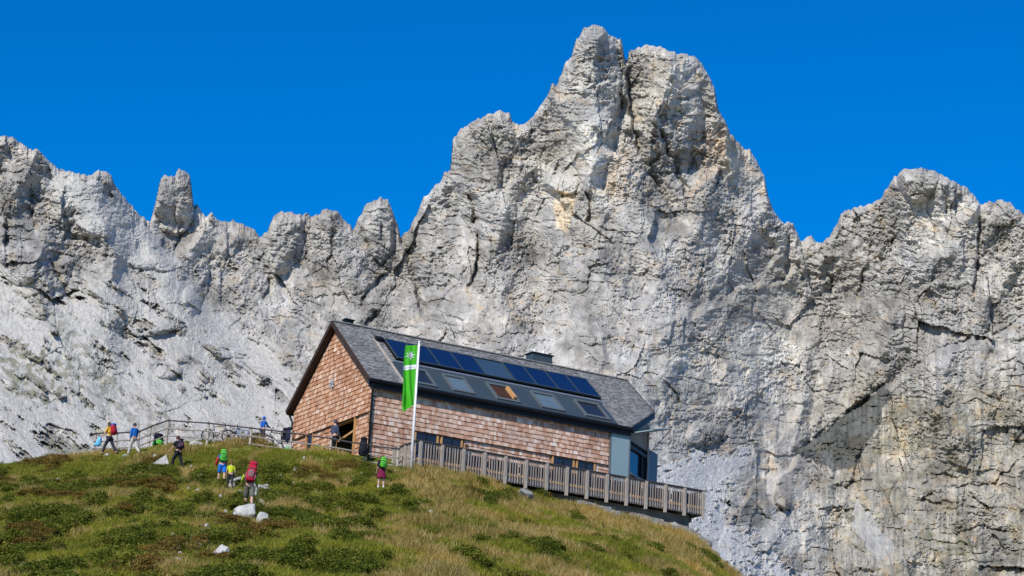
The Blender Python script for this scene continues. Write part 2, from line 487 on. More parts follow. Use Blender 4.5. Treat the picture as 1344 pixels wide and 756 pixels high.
    val = 0.44 * (1 + 0.24 * n1 + 0.16 * n2 + 0.15 * (c2 - 0.5) + 0.22 * (c3 - 0.5) + 0.12 * (c4 - 0.5))
    warm = np.clip(0.35 + 0.5 * fbm(u / 75, v / 75, 104, 4), 0, 1)
    rgb = val[:, None] * (np.array([1.025, 0.985, 0.895])[None] * (1 - warm[:, None]) + np.array([1.07, 0.985, 0.835])[None] * warm[:, None])
    def paint(mask, c):
        nonlocal rgb
        mask = np.clip(mask, 0, 1)[:, None]
        rgb = rgb * (1 - mask) + np.array(c)[None] * mask
    def tint(mask, c):
        nonlocal rgb
        mask = np.clip(mask, 0, 1)[:, None]
        rgb = rgb * (1 - mask + mask * np.array(c)[None])
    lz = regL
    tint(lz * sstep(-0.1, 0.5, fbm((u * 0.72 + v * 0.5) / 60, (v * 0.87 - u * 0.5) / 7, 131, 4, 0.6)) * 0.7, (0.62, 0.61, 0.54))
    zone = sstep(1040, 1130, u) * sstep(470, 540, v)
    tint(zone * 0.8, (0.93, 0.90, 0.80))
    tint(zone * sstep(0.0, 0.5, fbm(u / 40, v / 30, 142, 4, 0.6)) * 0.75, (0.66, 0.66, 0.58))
    # broad soft darker and paler tints at set spots
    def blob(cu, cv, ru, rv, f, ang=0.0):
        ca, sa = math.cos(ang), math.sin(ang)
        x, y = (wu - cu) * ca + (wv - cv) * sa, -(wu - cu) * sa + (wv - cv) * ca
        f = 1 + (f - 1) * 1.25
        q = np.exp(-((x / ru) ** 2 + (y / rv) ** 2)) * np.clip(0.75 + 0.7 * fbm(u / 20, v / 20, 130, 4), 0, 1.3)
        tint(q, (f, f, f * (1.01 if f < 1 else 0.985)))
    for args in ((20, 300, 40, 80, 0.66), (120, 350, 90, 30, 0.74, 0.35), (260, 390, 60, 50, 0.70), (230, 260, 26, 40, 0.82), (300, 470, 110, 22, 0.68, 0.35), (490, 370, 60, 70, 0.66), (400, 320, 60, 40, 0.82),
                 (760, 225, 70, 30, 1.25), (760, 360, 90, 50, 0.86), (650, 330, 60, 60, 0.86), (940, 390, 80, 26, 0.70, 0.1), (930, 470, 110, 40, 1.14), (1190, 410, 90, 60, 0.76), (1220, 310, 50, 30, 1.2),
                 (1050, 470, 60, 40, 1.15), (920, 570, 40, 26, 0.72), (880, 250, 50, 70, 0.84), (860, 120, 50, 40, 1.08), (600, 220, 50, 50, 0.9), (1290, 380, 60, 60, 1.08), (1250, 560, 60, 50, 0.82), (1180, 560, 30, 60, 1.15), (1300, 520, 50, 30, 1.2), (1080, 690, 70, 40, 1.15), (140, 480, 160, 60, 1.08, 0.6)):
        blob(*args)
    # dark seepage streaks and ochre stains on the lower right cliff, fewer elsewhere
    streakzone = np.clip(zone + 0.45 * sstep(1040, 1110, u) * sstep(290, 340, v) + 0.22, 0, 1)
    tint(streakzone * sstep(0.12, 0.6, st + 0.5 * n1) * 0.75, (0.50, 0.53, 0.58))
    och = sstep(0.3, 0.8, fbm(u / 30, v / 24, 106, 4, 0.6) + 0.22 * zone - 0.12)
    tint(och * 0.7, (1.10, 0.97, 0.80))
    och2 = sstep(0.55, 0.9, fbm(u / 13, v / 10, 107, 3, 0.6) + 0.12 * zone - 0.06)
    tint(och2 * 0.6, (1.05, 0.84, 0.62))
    tint(sstep(0.0, 0.6, fbm(u / 34, v / 26, 108, 5, 0.6)) * 0.6 * (1 - smooth), (0.68, 0.685, 0.70))
    tint(sstep(0.3, 0.8, fbm(u / 14, v / 11, 109, 4)) * 0.7, (1.32, 1.31, 1.28))
    # the pale fresh rockfall scar, the slab with its shade painted in dark and the grey patch
    tint(soft(u, v, [(727, 258), (742, 252), (756, 258), (752, 285), (745, 308), (733, 300), (728, 280)], 3, 110), (1.5, 1.3, 1.02))
    tint(soft(u, v, [(905, 170), (955, 165), (985, 205), (1000, 235), (940, 225), (915, 240)], 9, 119) * 0.55, (1.12, 0.95, 0.78))
    tint(soft(u, v, [(790, 195), (830, 200), (826, 262), (795, 258)], 7, 120) * 0.45, (1.1, 0.95, 0.78))
    tint(soft(u, v, [(720, 175), (770, 160), (815, 175), (835, 205), (800, 190), (760, 195), (700, 230), (690, 215)], 6, 123) * 0.6, (1.28, 1.25, 1.17))
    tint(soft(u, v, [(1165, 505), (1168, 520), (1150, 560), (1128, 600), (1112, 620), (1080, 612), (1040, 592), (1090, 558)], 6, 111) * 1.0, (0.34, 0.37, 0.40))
    tint(soft(u, v, [(975, 640), (1000, 625), (1012, 660), (1010, 690), (985, 692), (972, 668)], 6, 112) * 0.75, (0.56, 0.56, 0.53))
    # scree
    sc = 0.47 * (1 + 0.16 * fbm(u / 4, v / 4, 113, 4, 0.75) + 0.09 * fbm((u * 0.8 - v * 0.6) / 9, (u * 0.6 + v * 0.8) / 80, 114, 4))
    for m, c in ((scree_r * 0.95, (1.18, 1.16, 1.10)), (gully_s * 0.5, (1, 1, 0.97)), (screeL * 0.85, (1.06, 1.02, 0.92)), (crestL * 0.7, (1.05, 1.03, 0.96))):
        m = m[:, None]; rgb = rgb * (1 - m) + m * sc[:, None] * np.array(c)[None]
    # thin alpine turf on the left scree and on a ledge of the lower right cliff
    t1 = soft(u, v, [(0, 455), (20, 452), (90, 480), (118, 512), (60, 530), (10, 520)], 16, 115) * sstep(-0.15, 0.25, fbm(u / 12, v / 9, 116, 4))
    t2 = soft(u, v, [(60, 405), (85, 412), (130, 470), (160, 520), (250, 565), (330, 600), (250, 590), (140, 545), (90, 480)], 14, 117) * sstep(-0.2, 0.35, fbm(u / 12, v / 9, 118, 4))
    t3 = soft(u, v, [(1205, 700), (1275, 705), (1300, 690), (1260, 725), (1200, 730)], 9, 121) * 0.55 * sstep(-0.1, 0.4, fbm(u / 8, v / 5, 124, 4))
    t4 = soft(u, v, [(80, 575), (130, 590), (140, 620), (0, 620), (50, 600)], 8, 122)
    for m, c in ((t1 * 0.7, (0.17, 0.165, 0.095)), (t2 * 0.6, (0.22, 0.215, 0.16)), (t3, (0.16, 0.17, 0.09)), (t4 * 0.6, (0.2, 0.2, 0.14))):
        paint(m, c)
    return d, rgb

def rock_material():
    m, nt, b = new_mat("limestone_rock")
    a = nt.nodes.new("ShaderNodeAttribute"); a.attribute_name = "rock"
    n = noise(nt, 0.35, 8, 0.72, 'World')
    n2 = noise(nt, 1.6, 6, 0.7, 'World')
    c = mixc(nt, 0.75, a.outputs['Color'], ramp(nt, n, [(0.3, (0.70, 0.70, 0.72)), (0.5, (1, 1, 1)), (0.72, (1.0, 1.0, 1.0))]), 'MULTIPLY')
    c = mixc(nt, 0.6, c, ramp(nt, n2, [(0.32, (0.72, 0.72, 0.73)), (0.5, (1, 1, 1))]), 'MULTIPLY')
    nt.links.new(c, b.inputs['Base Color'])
    b.inputs['Roughness'].default_value = 0.95
    b.inputs['Specular IOR Level'].default_value = 0.15
    bump(nt, n2, 0.9, 0.5, b)
    return m
MAT['rock'] = rock_material()

def build_mountain():
    us = np.concatenate([np.arange(-260, -20, 5.0), np.arange(-20, 1366, 1.35), np.arange(1366, 1605, 5.0)])
    crest = np.interp(us, SKX, SKV)
    crest = crest + 2.6 * fbm(us / 7.0, us * 0 + 3.3, 90, 3, 0.6) + 1.2 * facets(us / 5.0, us * 0 + 0.5, 91)[0]
    vb = np.interp(us, [-260, 0, 400, 600, 800, 1000, 1604], [700, 680, 655, 690, 790, 850, 860])
    gv = np.arange(18.0, 864.0, 1.35)
    nr, nu = len(gv), len(us)
    U = np.repeat(us[None], nr, 0)
    V = np.clip(gv[:, None], crest[None], vb[None])
    need = (gv[:, None] > crest[None] - 2.8) & (gv[:, None] < vb[None] + 2.8)       # rows above the crest and below the foot collapse
    P = np.zeros((nr, nu, 3)); rgb = np.zeros((nr, nu, 3))
    CR = np.repeat(crest[None], nr, 0)
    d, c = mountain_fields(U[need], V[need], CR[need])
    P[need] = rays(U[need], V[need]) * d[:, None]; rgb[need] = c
    idx = np.arange(nr * nu).reshape(nr, nu)
    q = np.stack([idx[:-1, :-1], idx[1:, :-1], idx[1:, 1:], idx[:-1, 1:]], -1).reshape(-1, 4)
    vv = V.ravel()[q]
    ok = need.ravel()[q].all(1) & (np.abs(vv[:, 1] - vv[:, 0]) + np.abs(vv[:, 2] - vv[:, 3]) > 1e-6)
    q = q[ok]
    # crest and foot points of every column, for the back side and the run-out into the valley
    top = rays(us, crest); foot = rays(us, vb)
    dt, ct = mountain_fields(us, crest, crest); df, cf = mountain_fields(us, vb, crest)
    top = top * dt[:, None]; foot = foot * df[:, None]
    strips = []
    for f, dz in ((0, 0), (14, -9), (60, -75), (220, -330)):
        s_ = top.copy(); s_[:, 1] += f; s_[:, 2] += dz + (6 * fbm(us / 30, us * 0 + f, 95, 2) if f else 0); strips.append((s_, ct))
    st2 = []
    for f, dz in ((0, 0), (60, -36), (230, -130)):
        s_ = foot.copy(); s_[:, 1] -= f; s_[:, 2] += dz; st2.append((s_, cf))
    Vs = [P.reshape(-1, 3)]; Cs = [rgb.reshape(-1, 3)]; n = nr * nu; Q = [q]
    for group, flip in ((strips, True), (st2, False)):
        prev = None
        for s_, c_ in group:
            ids = np.arange(n, n + nu); n += nu; Vs.append(s_); Cs.append(c_)
            if prev is not None:
                f4_ = np.stack([prev[:-1], ids[:-1], ids[1:], prev[1:]], -1)
                Q.append(f4_[:, ::-1] if flip else f4_)
            prev = ids
    allP = np.concatenate(Vs); allC = np.concatenate(Cs); q = np.concatenate(Q)
    used = np.zeros(len(allP), bool); used[q.ravel()] = True
    remap = np.cumsum(used) - 1
    me = mesh_np("mountain", allP[used], quads=remap[q])
    allC = allC[used]
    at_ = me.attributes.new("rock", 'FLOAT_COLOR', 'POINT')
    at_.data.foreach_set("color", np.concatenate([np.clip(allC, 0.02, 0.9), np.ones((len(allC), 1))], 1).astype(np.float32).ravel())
    return link("mountain", me, MAT['rock'], kind="structure")
build_mountain()
# ------------------------------------------------------------------ house frame (used by the ground too)
YAW = 0.5271
HO = np.array([-6.5192, 104.8928, 26.1312])          # near eave corner of the roof
HA = np.array([math.cos(YAW), math.sin(YAW), 0.0]); HB = np.array([-math.sin(YAW), math.cos(YAW), 0.0])
HW, HR, HL = 9.10, 3.764, 17.55                      # roof width, rise, length
def hw(a, b, z):
    return HO + HA * a + HB * b + np.array([0, 0, z])

# ------------------------------------------------------------------ the meadow hill
CTRL = [np.array(p, float) for p in [
    (0, 0, -1.7), (-35, 0, -1.2), (35, 0, -3.5), (-25, 30, 2.6), (0, 30, 3.2), (22, 30, 0.5), (-60, 60, 6.0), (-60, 100, 17.5), (-60, 10, 1)]]
for px, py, d in [(-120, 756, 60), (0, 756, 57), (150, 756, 56), (300, 756, 56), (450, 756, 58), (600, 756, 62), (750, 756, 68), (860, 756, 76), (925, 756, 86),
                  (0, 700, 74), (150, 700, 73), (325, 674, 82), (325, 715, 67), (480, 700, 78), (600, 690, 86), (740, 705, 90), (850, 725, 94),
                  (0, 650, 95), (100, 640, 97), (200, 640, 97), (300, 640, 103), (400, 640, 97), (500, 645, 97), (600, 650, 98), (700, 668, 101.5), (800, 694, 102.5), (880, 716, 104), (760, 671, 106.3), (800, 682, 107.3), (840, 693, 107.8), (880, 705, 108.5), (720, 660, 105.5),
                  (0, 614, 114), (60, 605, 115.5), (140, 596, 116.5), (175, 599, 115.5), (231, 617, 111), (222, 584, 117.2), (275, 588, 115.6), (330, 592, 114.2), (385, 597, 112.0), (255, 588, 118.4), (290, 590, 117.9), (345, 592.5, 116.6), (372, 594, 115.0),
                  (435, 597, 109.5), (480, 608, 106.8), (540, 618, 103.8), (600, 626, 105.4), (680, 645, 107.0), (760, 666, 108.8), (840, 688, 110.4), (905, 708, 111.8), (928, 724, 110.5), (945, 742, 106), (960, 762, 99), (1000, 810, 96), (1000, 830, 86), (1000, 830, 76), (985, 800, 110), (960, 770, 112), (-120, 636, 112)]:
    CTRL.append(at(px, py, d))
for a, b, z in [(0.3, 0.2, -3.75), (0.3, 9, -3.4), (6, 4, -5.2), (12, 4, -6.2), (17, 9, -7.2), (17, 2, -7.4), (12, -1, -6.2), (15, -1, -6.9), (0, 14, -3.8)]:
    CTRL.append(hw(a, b, z))
for p in [(-28, 122, 22.6), (-12, 124, 22.6), (-45, 118, 20.5), (-28, 134, 17), (-5, 134, 17.5), (12, 130, 15), (16, 118, 13.0), (15, 110, 13.0), (14.5, 98, 12.0),
          (20, 95, 9.5), (20, 115, 11), (24, 70, 3), (30, 100, 3), (-60, 134, 14), (30, 134, 5)]:
    CTRL.append(np.array(p, float))
CT = np.array(CTRL)

def _tps(r2):
    return 0.5 * r2 * np.log(r2 + 1e-9)
def _solve():
    n = len(CT); S = 30.0
    X = CT[:, :2] / S
    K = _tps(((X[:, None] - X[None]) ** 2).sum(-1)) + np.eye(n) * 2e-4
    Pm = np.concatenate([np.ones((n, 1)), X], 1)
    A = np.block([[K, Pm], [Pm.T, np.zeros((3, 3))]])
    return np.linalg.solve(A, np.concatenate([CT[:, 2], np.zeros(3)])), S
_TW, _TS = _solve()
def hill_base(x, y):
    X = np.stack([x, y], -1) / _TS; C = CT[:, :2] / _TS
    out = np.zeros(len(x))
    for i in range(0, len(x), 20000):
        q = X[i:i + 20000]
        out[i:i + 20000] = _tps(((q[:, None] - C[None]) ** 2).sum(-1)) @ _TW[:-3] + _TW[-3] + q @ _TW[-2:]
    return out
def hill_z(x, y):
    x = np.atleast_1d(np.asarray(x, float)); y = np.atleast_1d(np.asarray(y, float))
    z = hill_base(x, y)
    # hummocks, flattened where the hut and the terrace stand
    a = (x - HO[0]) * HA[0] + (y - HO[1]) * HA[1]; b = (x - HO[0]) * HB[0] + (y - HO[1]) * HB[1]
    flat = sstep(-1.5, 0.5, a) * sstep(19, 17, a) * sstep(-5.5, -3.5, b) * sstep(12, 10, b)
    flat = np.maximum(flat, 0.8 * sstep(107, 113, y) * sstep(6, -4, x))
    h = 0.30 * fbm(x / 6.0, y / 7.0, 200, 3) + 0.13 * fbm(x / 1.7, y / 2.0, 201, 3) + 0.04 * fbm(x / 0.5, y / 0.6, 204, 2)
    return z + h * (1 - flat)
def gz(x, y):
    return float(hill_z(x, y)[0])
def stand(px, py, dmin=40.0, dmax=122.0):
    """first ground point seen along the direction through photo position px, py"""
    r = ray(px, py); ds = np.arange(dmin, dmax, 0.1)
    z = hill_z(r[0] * ds, r[1] * ds)
    k = np.argmax(z >= r[2] * ds) if (z >= r[2] * ds).any() else int(np.argmin(r[2] * ds - z))
    d = ds[k]
    return np.array([r[0] * d, r[1] * d, float(z[k])])

def build_hill():
    xs = np.concatenate([np.arange(-75, -34, 1.5), np.arange(-34, 22, 0.4), np.arange(22, 42, 1.5)])
    ys = np.concatenate([np.arange(-12, 44, 1.5), np.arange(44, 126, 0.4), np.arange(126, 142, 1.5)])
    X, Y = np.meshgrid(xs, ys)
    Z = hill_z(X.ravel(), Y.ravel())
    nx, ny = len(xs), len(ys)
    P = np.stack([X.ravel(), Y.ravel(), Z], -1)
    # skirts so that the hill stands on the valley floor
    g = P.reshape(ny, nx, 3).copy()
    def off(row, dx, dy, dz):
        q = row.copy(); q[:, 0] += dx; q[:, 1] += dy; q[:, 2] += dz; return q
    idx = np.arange(nx * ny).reshape(ny, nx)
    quads = [np.stack([idx[:-1, :-1], idx[:-1, 1:], idx[1:, 1:], idx[1:, :-1]], -1).reshape(-1, 4)]
    V = [P]; n = len(P)
    for row, ids, dx, dy, dz, flip in ((g[-1], idx[-1], 0, 60, -80, False), (g[:, 0], idx[:, 0], -120, 0, -60, False), (g[:, -1], idx[:, -1], 60, 0, -50, True), (g[0], idx[0], 0, -60, -12, True)):
        q = off(row, dx, dy, dz); V.append(q); j = np.arange(n, n + len(q)); n += len(q)
        f = np.stack([ids[:-1], ids[1:], j[1:], j[:-1]], -1)
        quads.append(f[:, ::-1] if flip else f)
    me = mesh_np("hill", np.concatenate(V), quads=np.concatenate(quads), smooth=True)
    m, nt, b = new_mat("alpine_turf")
    n1 = noise(nt, 0.16, 4, 0.6, 'World'); n2 = noise(nt, 1.1, 6, 0.7, 'World')
    c = ramp(nt, n1, [(0.35, (0.10, 0.125, 0.02)), (0.5, (0.15, 0.155, 0.03)), (0.65, (0.20, 0.175, 0.055))])
    c = mixc(nt, 0.7, c, ramp(nt, n2, [(0.3, (0.45, 0.45, 0.4)), (0.6, (1.0, 1.0, 1.0)), (0.8, (1.3, 1.2, 0.9))]), 'MULTIPLY')
    nt.links.new(c, b.inputs['Base Color']); b.inputs['Roughness'].default_value = 1.0
    b.inputs['Specular IOR Level'].default_value = 0.1
    bump(nt, n2, 0.8, 0.1, b)
    MAT['turf'] = m
    link("hill", me, m, kind="structure")
    # valley floor that reaches the horizon
    vm = simple_mat("valley_rubble", (0.30, 0.30, 0.26), 0.95, 0.3, 0.02)
    s = 9000
    link("ground", MB().add([(-s, -s, -62), (s, -s, -62), (s, s, -62), (-s, s, -62)], [(0, 1, 2, 3)]).mesh("ground"), vm, kind="structure")
build_hill()
# ------------------------------------------------------------------ materials of the hut
def shingle_material(name, stops, use_obj):
    m, nt, b = new_mat(name)
    if use_obj:
        rnd = nt.nodes.new("ShaderNodeObjectInfo").outputs['Random']
    else:
        rnd = nt.nodes.new("ShaderNodeNewGeometry").outputs['Random Per Island']
    c = ramp(nt, rnd, stops)
    g = noise(nt, 9.0, 4, 0.7, 'World', (1, 1, 0.12))
    c = mixc(nt, 0.55, c, ramp(nt, g, [(0.3, (0.55, 0.52, 0.5)), (0.6, (1, 1, 1))]), 'MULTIPLY')
    big = noise(nt, 0.8, 5, 0.65, 'World', (1, 1, 1.6))
    c = mixc(nt, 0.6, c, ramp(nt, big, [(0.33, (0.64, 0.60, 0.60)), (0.48, (0.92, 0.90, 0.90)), (0.62, (1.06, 1.04, 1.0))]), 'MULTIPLY')
    nt.links.new(c, b.inputs['Base Color'])
    b.inputs['Roughness'].default_value = 0.85
    b.inputs['Specular IOR Level'].default_value = 0.2
    return m
GABLE_ST = [(0.0, (0.38, 0.175, 0.095)), (0.25, (0.47, 0.235, 0.13)), (0.55, (0.56, 0.31, 0.185)), (0.8, (0.62, 0.38, 0.245)), (0.94, (0.69, 0.48, 0.345)), (1.0, (0.75, 0.59, 0.47))]
FRONT_ST = [(0.0, (0.43, 0.23, 0.15)), (0.25, (0.52, 0.305, 0.21)), (0.55, (0.60, 0.395, 0.29)), (0.8, (0.66, 0.475, 0.37)), (0.94, (0.73, 0.57, 0.47)), (1.0, (0.79, 0.67, 0.58))]
MAT['sh_gable_o'] = shingle_material("larch_shingle", GABLE_ST, True)
MAT['sh_gable_i'] = shingle_material("larch_shingle_field", GABLE_ST, False)
MAT['sh_front_o'] = shingle_material("weathered_larch_shingle", FRONT_ST, True)
MAT['sh_front_i'] = shingle_material("weathered_larch_shingle_field", FRONT_ST, False)
MAT['sh_roof'] = shingle_material("grey_roof_shingle", [(0.0, (0.18, 0.18, 0.175)), (0.5, (0.255, 0.255, 0.25)), (1.0, (0.34, 0.34, 0.33))], False)
MAT['wall'] = simple_mat("timber_wall", (0.22, 0.12, 0.06), 0.85, 0.25, 3.0, stretch=(1, 1, 8))
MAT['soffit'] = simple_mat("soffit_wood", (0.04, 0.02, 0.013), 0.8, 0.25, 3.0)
MAT['timber'] = simple_mat("fresh_timber", (0.50, 0.27, 0.10), 0.7, 0.2, 4.0, stretch=(1, 1, 0.1))
MAT['greywood'] = simple_mat("weathered_grey_wood", (0.26, 0.225, 0.20), 0.85, 0.38, 2.5, stretch=(3, 3, 0.5))
MAT['greywood2'] = simple_mat("pale_weathered_wood", (0.36, 0.31, 0.26), 0.85, 0.3, 2.5, stretch=(3, 3, 0.5))
MAT['darkrail'] = simple_mat("dark_weathered_handrail", (0.055, 0.048, 0.05), 0.8, 0.3, 3.0)
MAT['slate'] = simple_mat("slate_grey_metal", (0.04, 0.056, 0.066), 0.5, 0.12, 0.8, spec=0.5)
MAT['slate_d'] = simple_mat("dark_metal", (0.010, 0.012, 0.016), 0.5, 0.2, 0.8, spec=0.2)
MAT['shutter'] = simple_mat("blue_grey_shutter", (0.215, 0.30, 0.325), 0.55, 0.06, 1.2)
MAT['frame'] = simple_mat("window_frame_metal", (0.105, 0.12, 0.125), 0.45, 0.1, 2.0)
MAT['steel'] = simple_mat("galvanised_steel", (0.55, 0.56, 0.57), 0.35, 0.1, 4.0, metallic=0.7)
MAT['white'] = simple_mat("white_paint", (0.78, 0.78, 0.77), 0.5, 0.05, 4.0)
MAT['dark'] = simple_mat("dark_interior", (0.025, 0.02, 0.017), 0.9, 0.3, 2.0)
MAT['concrete'] = simple_mat("stained_concrete", (0.13, 0.125, 0.11), 0.95, 0.35, 1.3)
def glassy(name, c, rough, spec=0.8, var=0.1):
    m = simple_mat(name, c, rough, var, 0.7, spec=spec)
    return m
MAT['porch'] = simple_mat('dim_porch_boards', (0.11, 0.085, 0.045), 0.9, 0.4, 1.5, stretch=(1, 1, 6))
MAT['badge'] = simple_mat('badge_grey', (0.42, 0.43, 0.46), 0.5)
MAT['reveal'] = simple_mat('brown_reveal', (0.045, 0.016, 0.007), 0.8, 0.3, 2.0)
MAT['pale_glass'] = glassy('pale_skylight_glass', (0.11, 0.155, 0.18), 0.15, 0.6)  # paler glass colour for two of the skylights
MAT['solar'] = glassy("solar_glass", (0.006, 0.017, 0.06), 0.12, 0.6, 0.15)
MAT['solar2'] = glassy("solar_blank_panel", (0.035, 0.065, 0.10), 0.35, 0.6)
MAT['glass'] = glassy("window_glass", (0.02, 0.024, 0.032), 0.08, 0.5)

# ------------------------------------------------------------------ the hut
ZB = 4.4
hut = empty("mountain_hut", hw(0, 0, -ZB), YAW, "shingle clad mountain hut with grey pitched roof and solar panels on the hilltop", "hut")
def H(mb, name, mat, parent=hut, **kw):
    o = mb.build(name, MAT[mat] if isinstance(mat, str) else mat, parent, **kw)
    if parent is hut:
        pass
    return o
GA, FB, EA = 0.30, 0.27, 17.25                 # gable plane a, front plane b, far end a
TK = 0.20                                      # roof thickness (vertical)
CH0, CH1 = (15.02, FB), (EA, 0.27 + (EA - 15.02) * 0.728)   # chamfered corner of the plan
slope = HR / (HW / 2)
def roof_under(b):
    return slope * min(b, HW - b) - TK
# plan of the body
def zz(z):
    return z + ZB
BBK = HW - FB
front_wall = H(MB().box(GA + 0.12, CH0[0], FB + 0.11, FB + 0.25, zz(-5.6), zz(-2.05)).box(GA + 0.02, CH0[0], FB + 0.02, FB + 0.24, zz(-2.02), zz(roof_under(FB + 0.05))), "front_wall", 'wall')
g = MB()
# gable: pentagon plate above, thicker base under
def gable_plate(mb, a0, a1, z0, inset):
    pts = [(FB + inset, z0), (FB + inset, roof_under(FB + inset)), (HW / 2, roof_under(HW / 2)), (BBK - inset, roof_under(BBK - inset)), (BBK - inset, z0)]
    n = len(pts)
    vs = [(a0, b, zz(z)) for b, z in pts] + [(a1, b, zz(z)) for b, z in pts]
    mb.add(vs, [tuple(range(n - 1, -1, -1))[::-1], tuple(range(n, 2 * n))] + [(i, n + i, n + (i + 1) % n, (i + 1) % n) for i in range(n)])
gable_plate(g, GA + 0.02, GA + 0.24, -1.48, 0.0)
DY0, DY1 = 1.90, 4.40                          # doorway in the gable (distance along the wall)
WY0, WY1 = 6.55, 7.25                          # small window
for b0, b1 in ((FB + 0.05, DY0), (DY1, WY0), (WY1, BBK - 0.05)):
    g.box(GA + 0.11, GA + 0.25, b0, b1, zz(-5.2), zz(-1.5))
g.box(GA + 0.11, GA + 0.25, WY0, WY1, zz(-5.2), zz(-2.6))
gable_wall = H(g, "gable_wall", 'wall')
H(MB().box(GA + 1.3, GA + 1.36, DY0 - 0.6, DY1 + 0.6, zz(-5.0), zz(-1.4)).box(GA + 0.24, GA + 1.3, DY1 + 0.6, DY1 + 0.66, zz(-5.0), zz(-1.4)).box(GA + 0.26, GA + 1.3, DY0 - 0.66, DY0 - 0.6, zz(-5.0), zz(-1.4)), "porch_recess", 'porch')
dj = H(MB().box(GA - 0.0, GA + 0.30, DY1 - 0.12, DY1 - 0.002, zz(-4.6), zz(-1.52)).box(GA + 0.0, GA + 0.3, DY0 + 0.002, DY0 + 0.06, zz(-4.6), zz(-1.52)).box(GA + 0.12, GA + 0.3, DY0 + 0.1, DY1 - 0.16, zz(-1.57), zz(-1.52)), "door_frame", 'timber')
H(MB().bar((GA + 0.2, DY0 + 0.08, zz(-2.05)), (GA + 0.2, DY1 - 0.5, zz(-2.35)), 0.08, 0.10).bar((GA + 0.2, DY0 + 0.55, zz(-4.2)), (GA + 0.2, DY1 - 0.9, zz(-2.9)), 0.09, 0.16), "stair_stringer", 'timber')
w = H(MB().box(GA + 0.1, GA + 0.14, WY0, WY1, zz(-2.6), zz(-1.5)), "window", 'glass')
H(MB().box(GA + 0.02, GA + 0.2, WY0 - 0.06, WY0, zz(-2.6), zz(-1.52)).box(GA + 0.02, GA + 0.2, WY1, WY1 + 0.06, zz(-2.6), zz(-1.52)).box(GA + 0.02, GA + 0.2, WY0, WY1, zz(-2.66), zz(-2.6)), "window_frame", 'timber', w)
# back and far end walls, chamfer wall
H(MB().box(GA + 0.24, EA, BBK - 0.22, BBK, zz(-5.6), zz(roof_under(FB))), "back_wall", 'wall')
e = MB()
pts = [(CH1[1] + 0.02, -5.6), (CH1[1] + 0.02, roof_under(CH1[1] + 0.02)), (HW / 2, roof_under(HW / 2)), (BBK - 0.23, roof_under(BBK - 0.23)), (BBK - 0.23, -5.6)]
n = 5
e.add([(EA - 0.2, b, zz(z)) for b, z in pts] + [(EA, b, zz(z)) for b, z in pts], [tuple(range(n)), tuple(range(2 * n - 1, n - 1, -1))] + [(i, (i + 1) % n, n + (i + 1) % n, n + i) for i in range(n)])
H(e, "end_wall", 'greywood')
# chamfer wall frame: origin CH0, direction cd along, outward normal cn
cd = Vector((CH1[0] - CH0[0], CH1[1] - CH0[1], 0)); CL = cd.length; cd.normalize()
cn = Vector((cd.y, -cd.x, 0))
def cp(s, o, z):
    p = Vector((CH0[0], CH0[1], 0)) + cd * s + cn * o
    return (p.x, p.y, zz(z))
def cbox(mb, s0, s1, o0, o1, z0, z1):
    vs = [cp(s, o, z) for z in (z0, z1) for s, o in ((s0, o0), (s1, o0), (s1, o1), (s0, o1))]
    return mb.add(vs, [(0, 1, 2, 3), (7, 6, 5, 4), (0, 4, 5, 1), (1, 5, 6, 2), (2, 6, 7, 3), (3, 7, 4, 0)])
cw = MB()
cbox(cw, 0, CL, -0.25, -0.02, -5.6, -2.25)
corner_wall = H(cw, "corner_wall", 'greywood')
cw = MB()
# top strip follows the roof
zt0, zt1 = roof_under(CH0[1]), roof_under(CH1[1])
vs = [cp(0, -0.2, -0.55), cp(CL, -0.2, -0.55), cp(CL, -0.2, zt1), cp(0, -0.2, zt0), cp(0, -0.02, -0.55), cp(CL, -0.02, -0.55), cp(CL, -0.02, zt1), cp(0, -0.02, zt0)]
cw.add(vs, [(3, 2, 1, 0), (4, 5, 6, 7), (0, 1, 5, 4), (1, 2, 6, 5), (2, 3, 7, 6), (3, 0, 4, 7)])
H(cw, "gable_infill", 'greywood')
pw = H(cbox(MB(), 0.1, CL - 0.08, -0.14, -0.10, -2.25, -0.55), "panorama_window", 'glass')
fr = MB()
for s0, s1, z0, z1 in ((0, 0.1, -2.25, -0.55), (CL - 0.1, CL, -2.25, -0.55), (0.1, CL - 0.1, -0.62, -0.55), (0.1, CL - 0.1, -0.95, -0.78), (CL * 0.72, CL * 0.72 + 0.07, -2.25, -0.95)):
    cbox(fr, s0, s1, -0.18, 0.02, z0, z1)
H(fr, "window_frame", 'slate_d', pw)
H(cbox(MB(), 0.05, CL - 0.05, 0.0, 0.16, -2.34, -2.24), "window_sill", 'frame', pw)
H(cbox(MB(), CL - 0.05, CL + 0.06, -0.1, 0.07, -2.9, 0.75), "corner_post", 'greywood2')
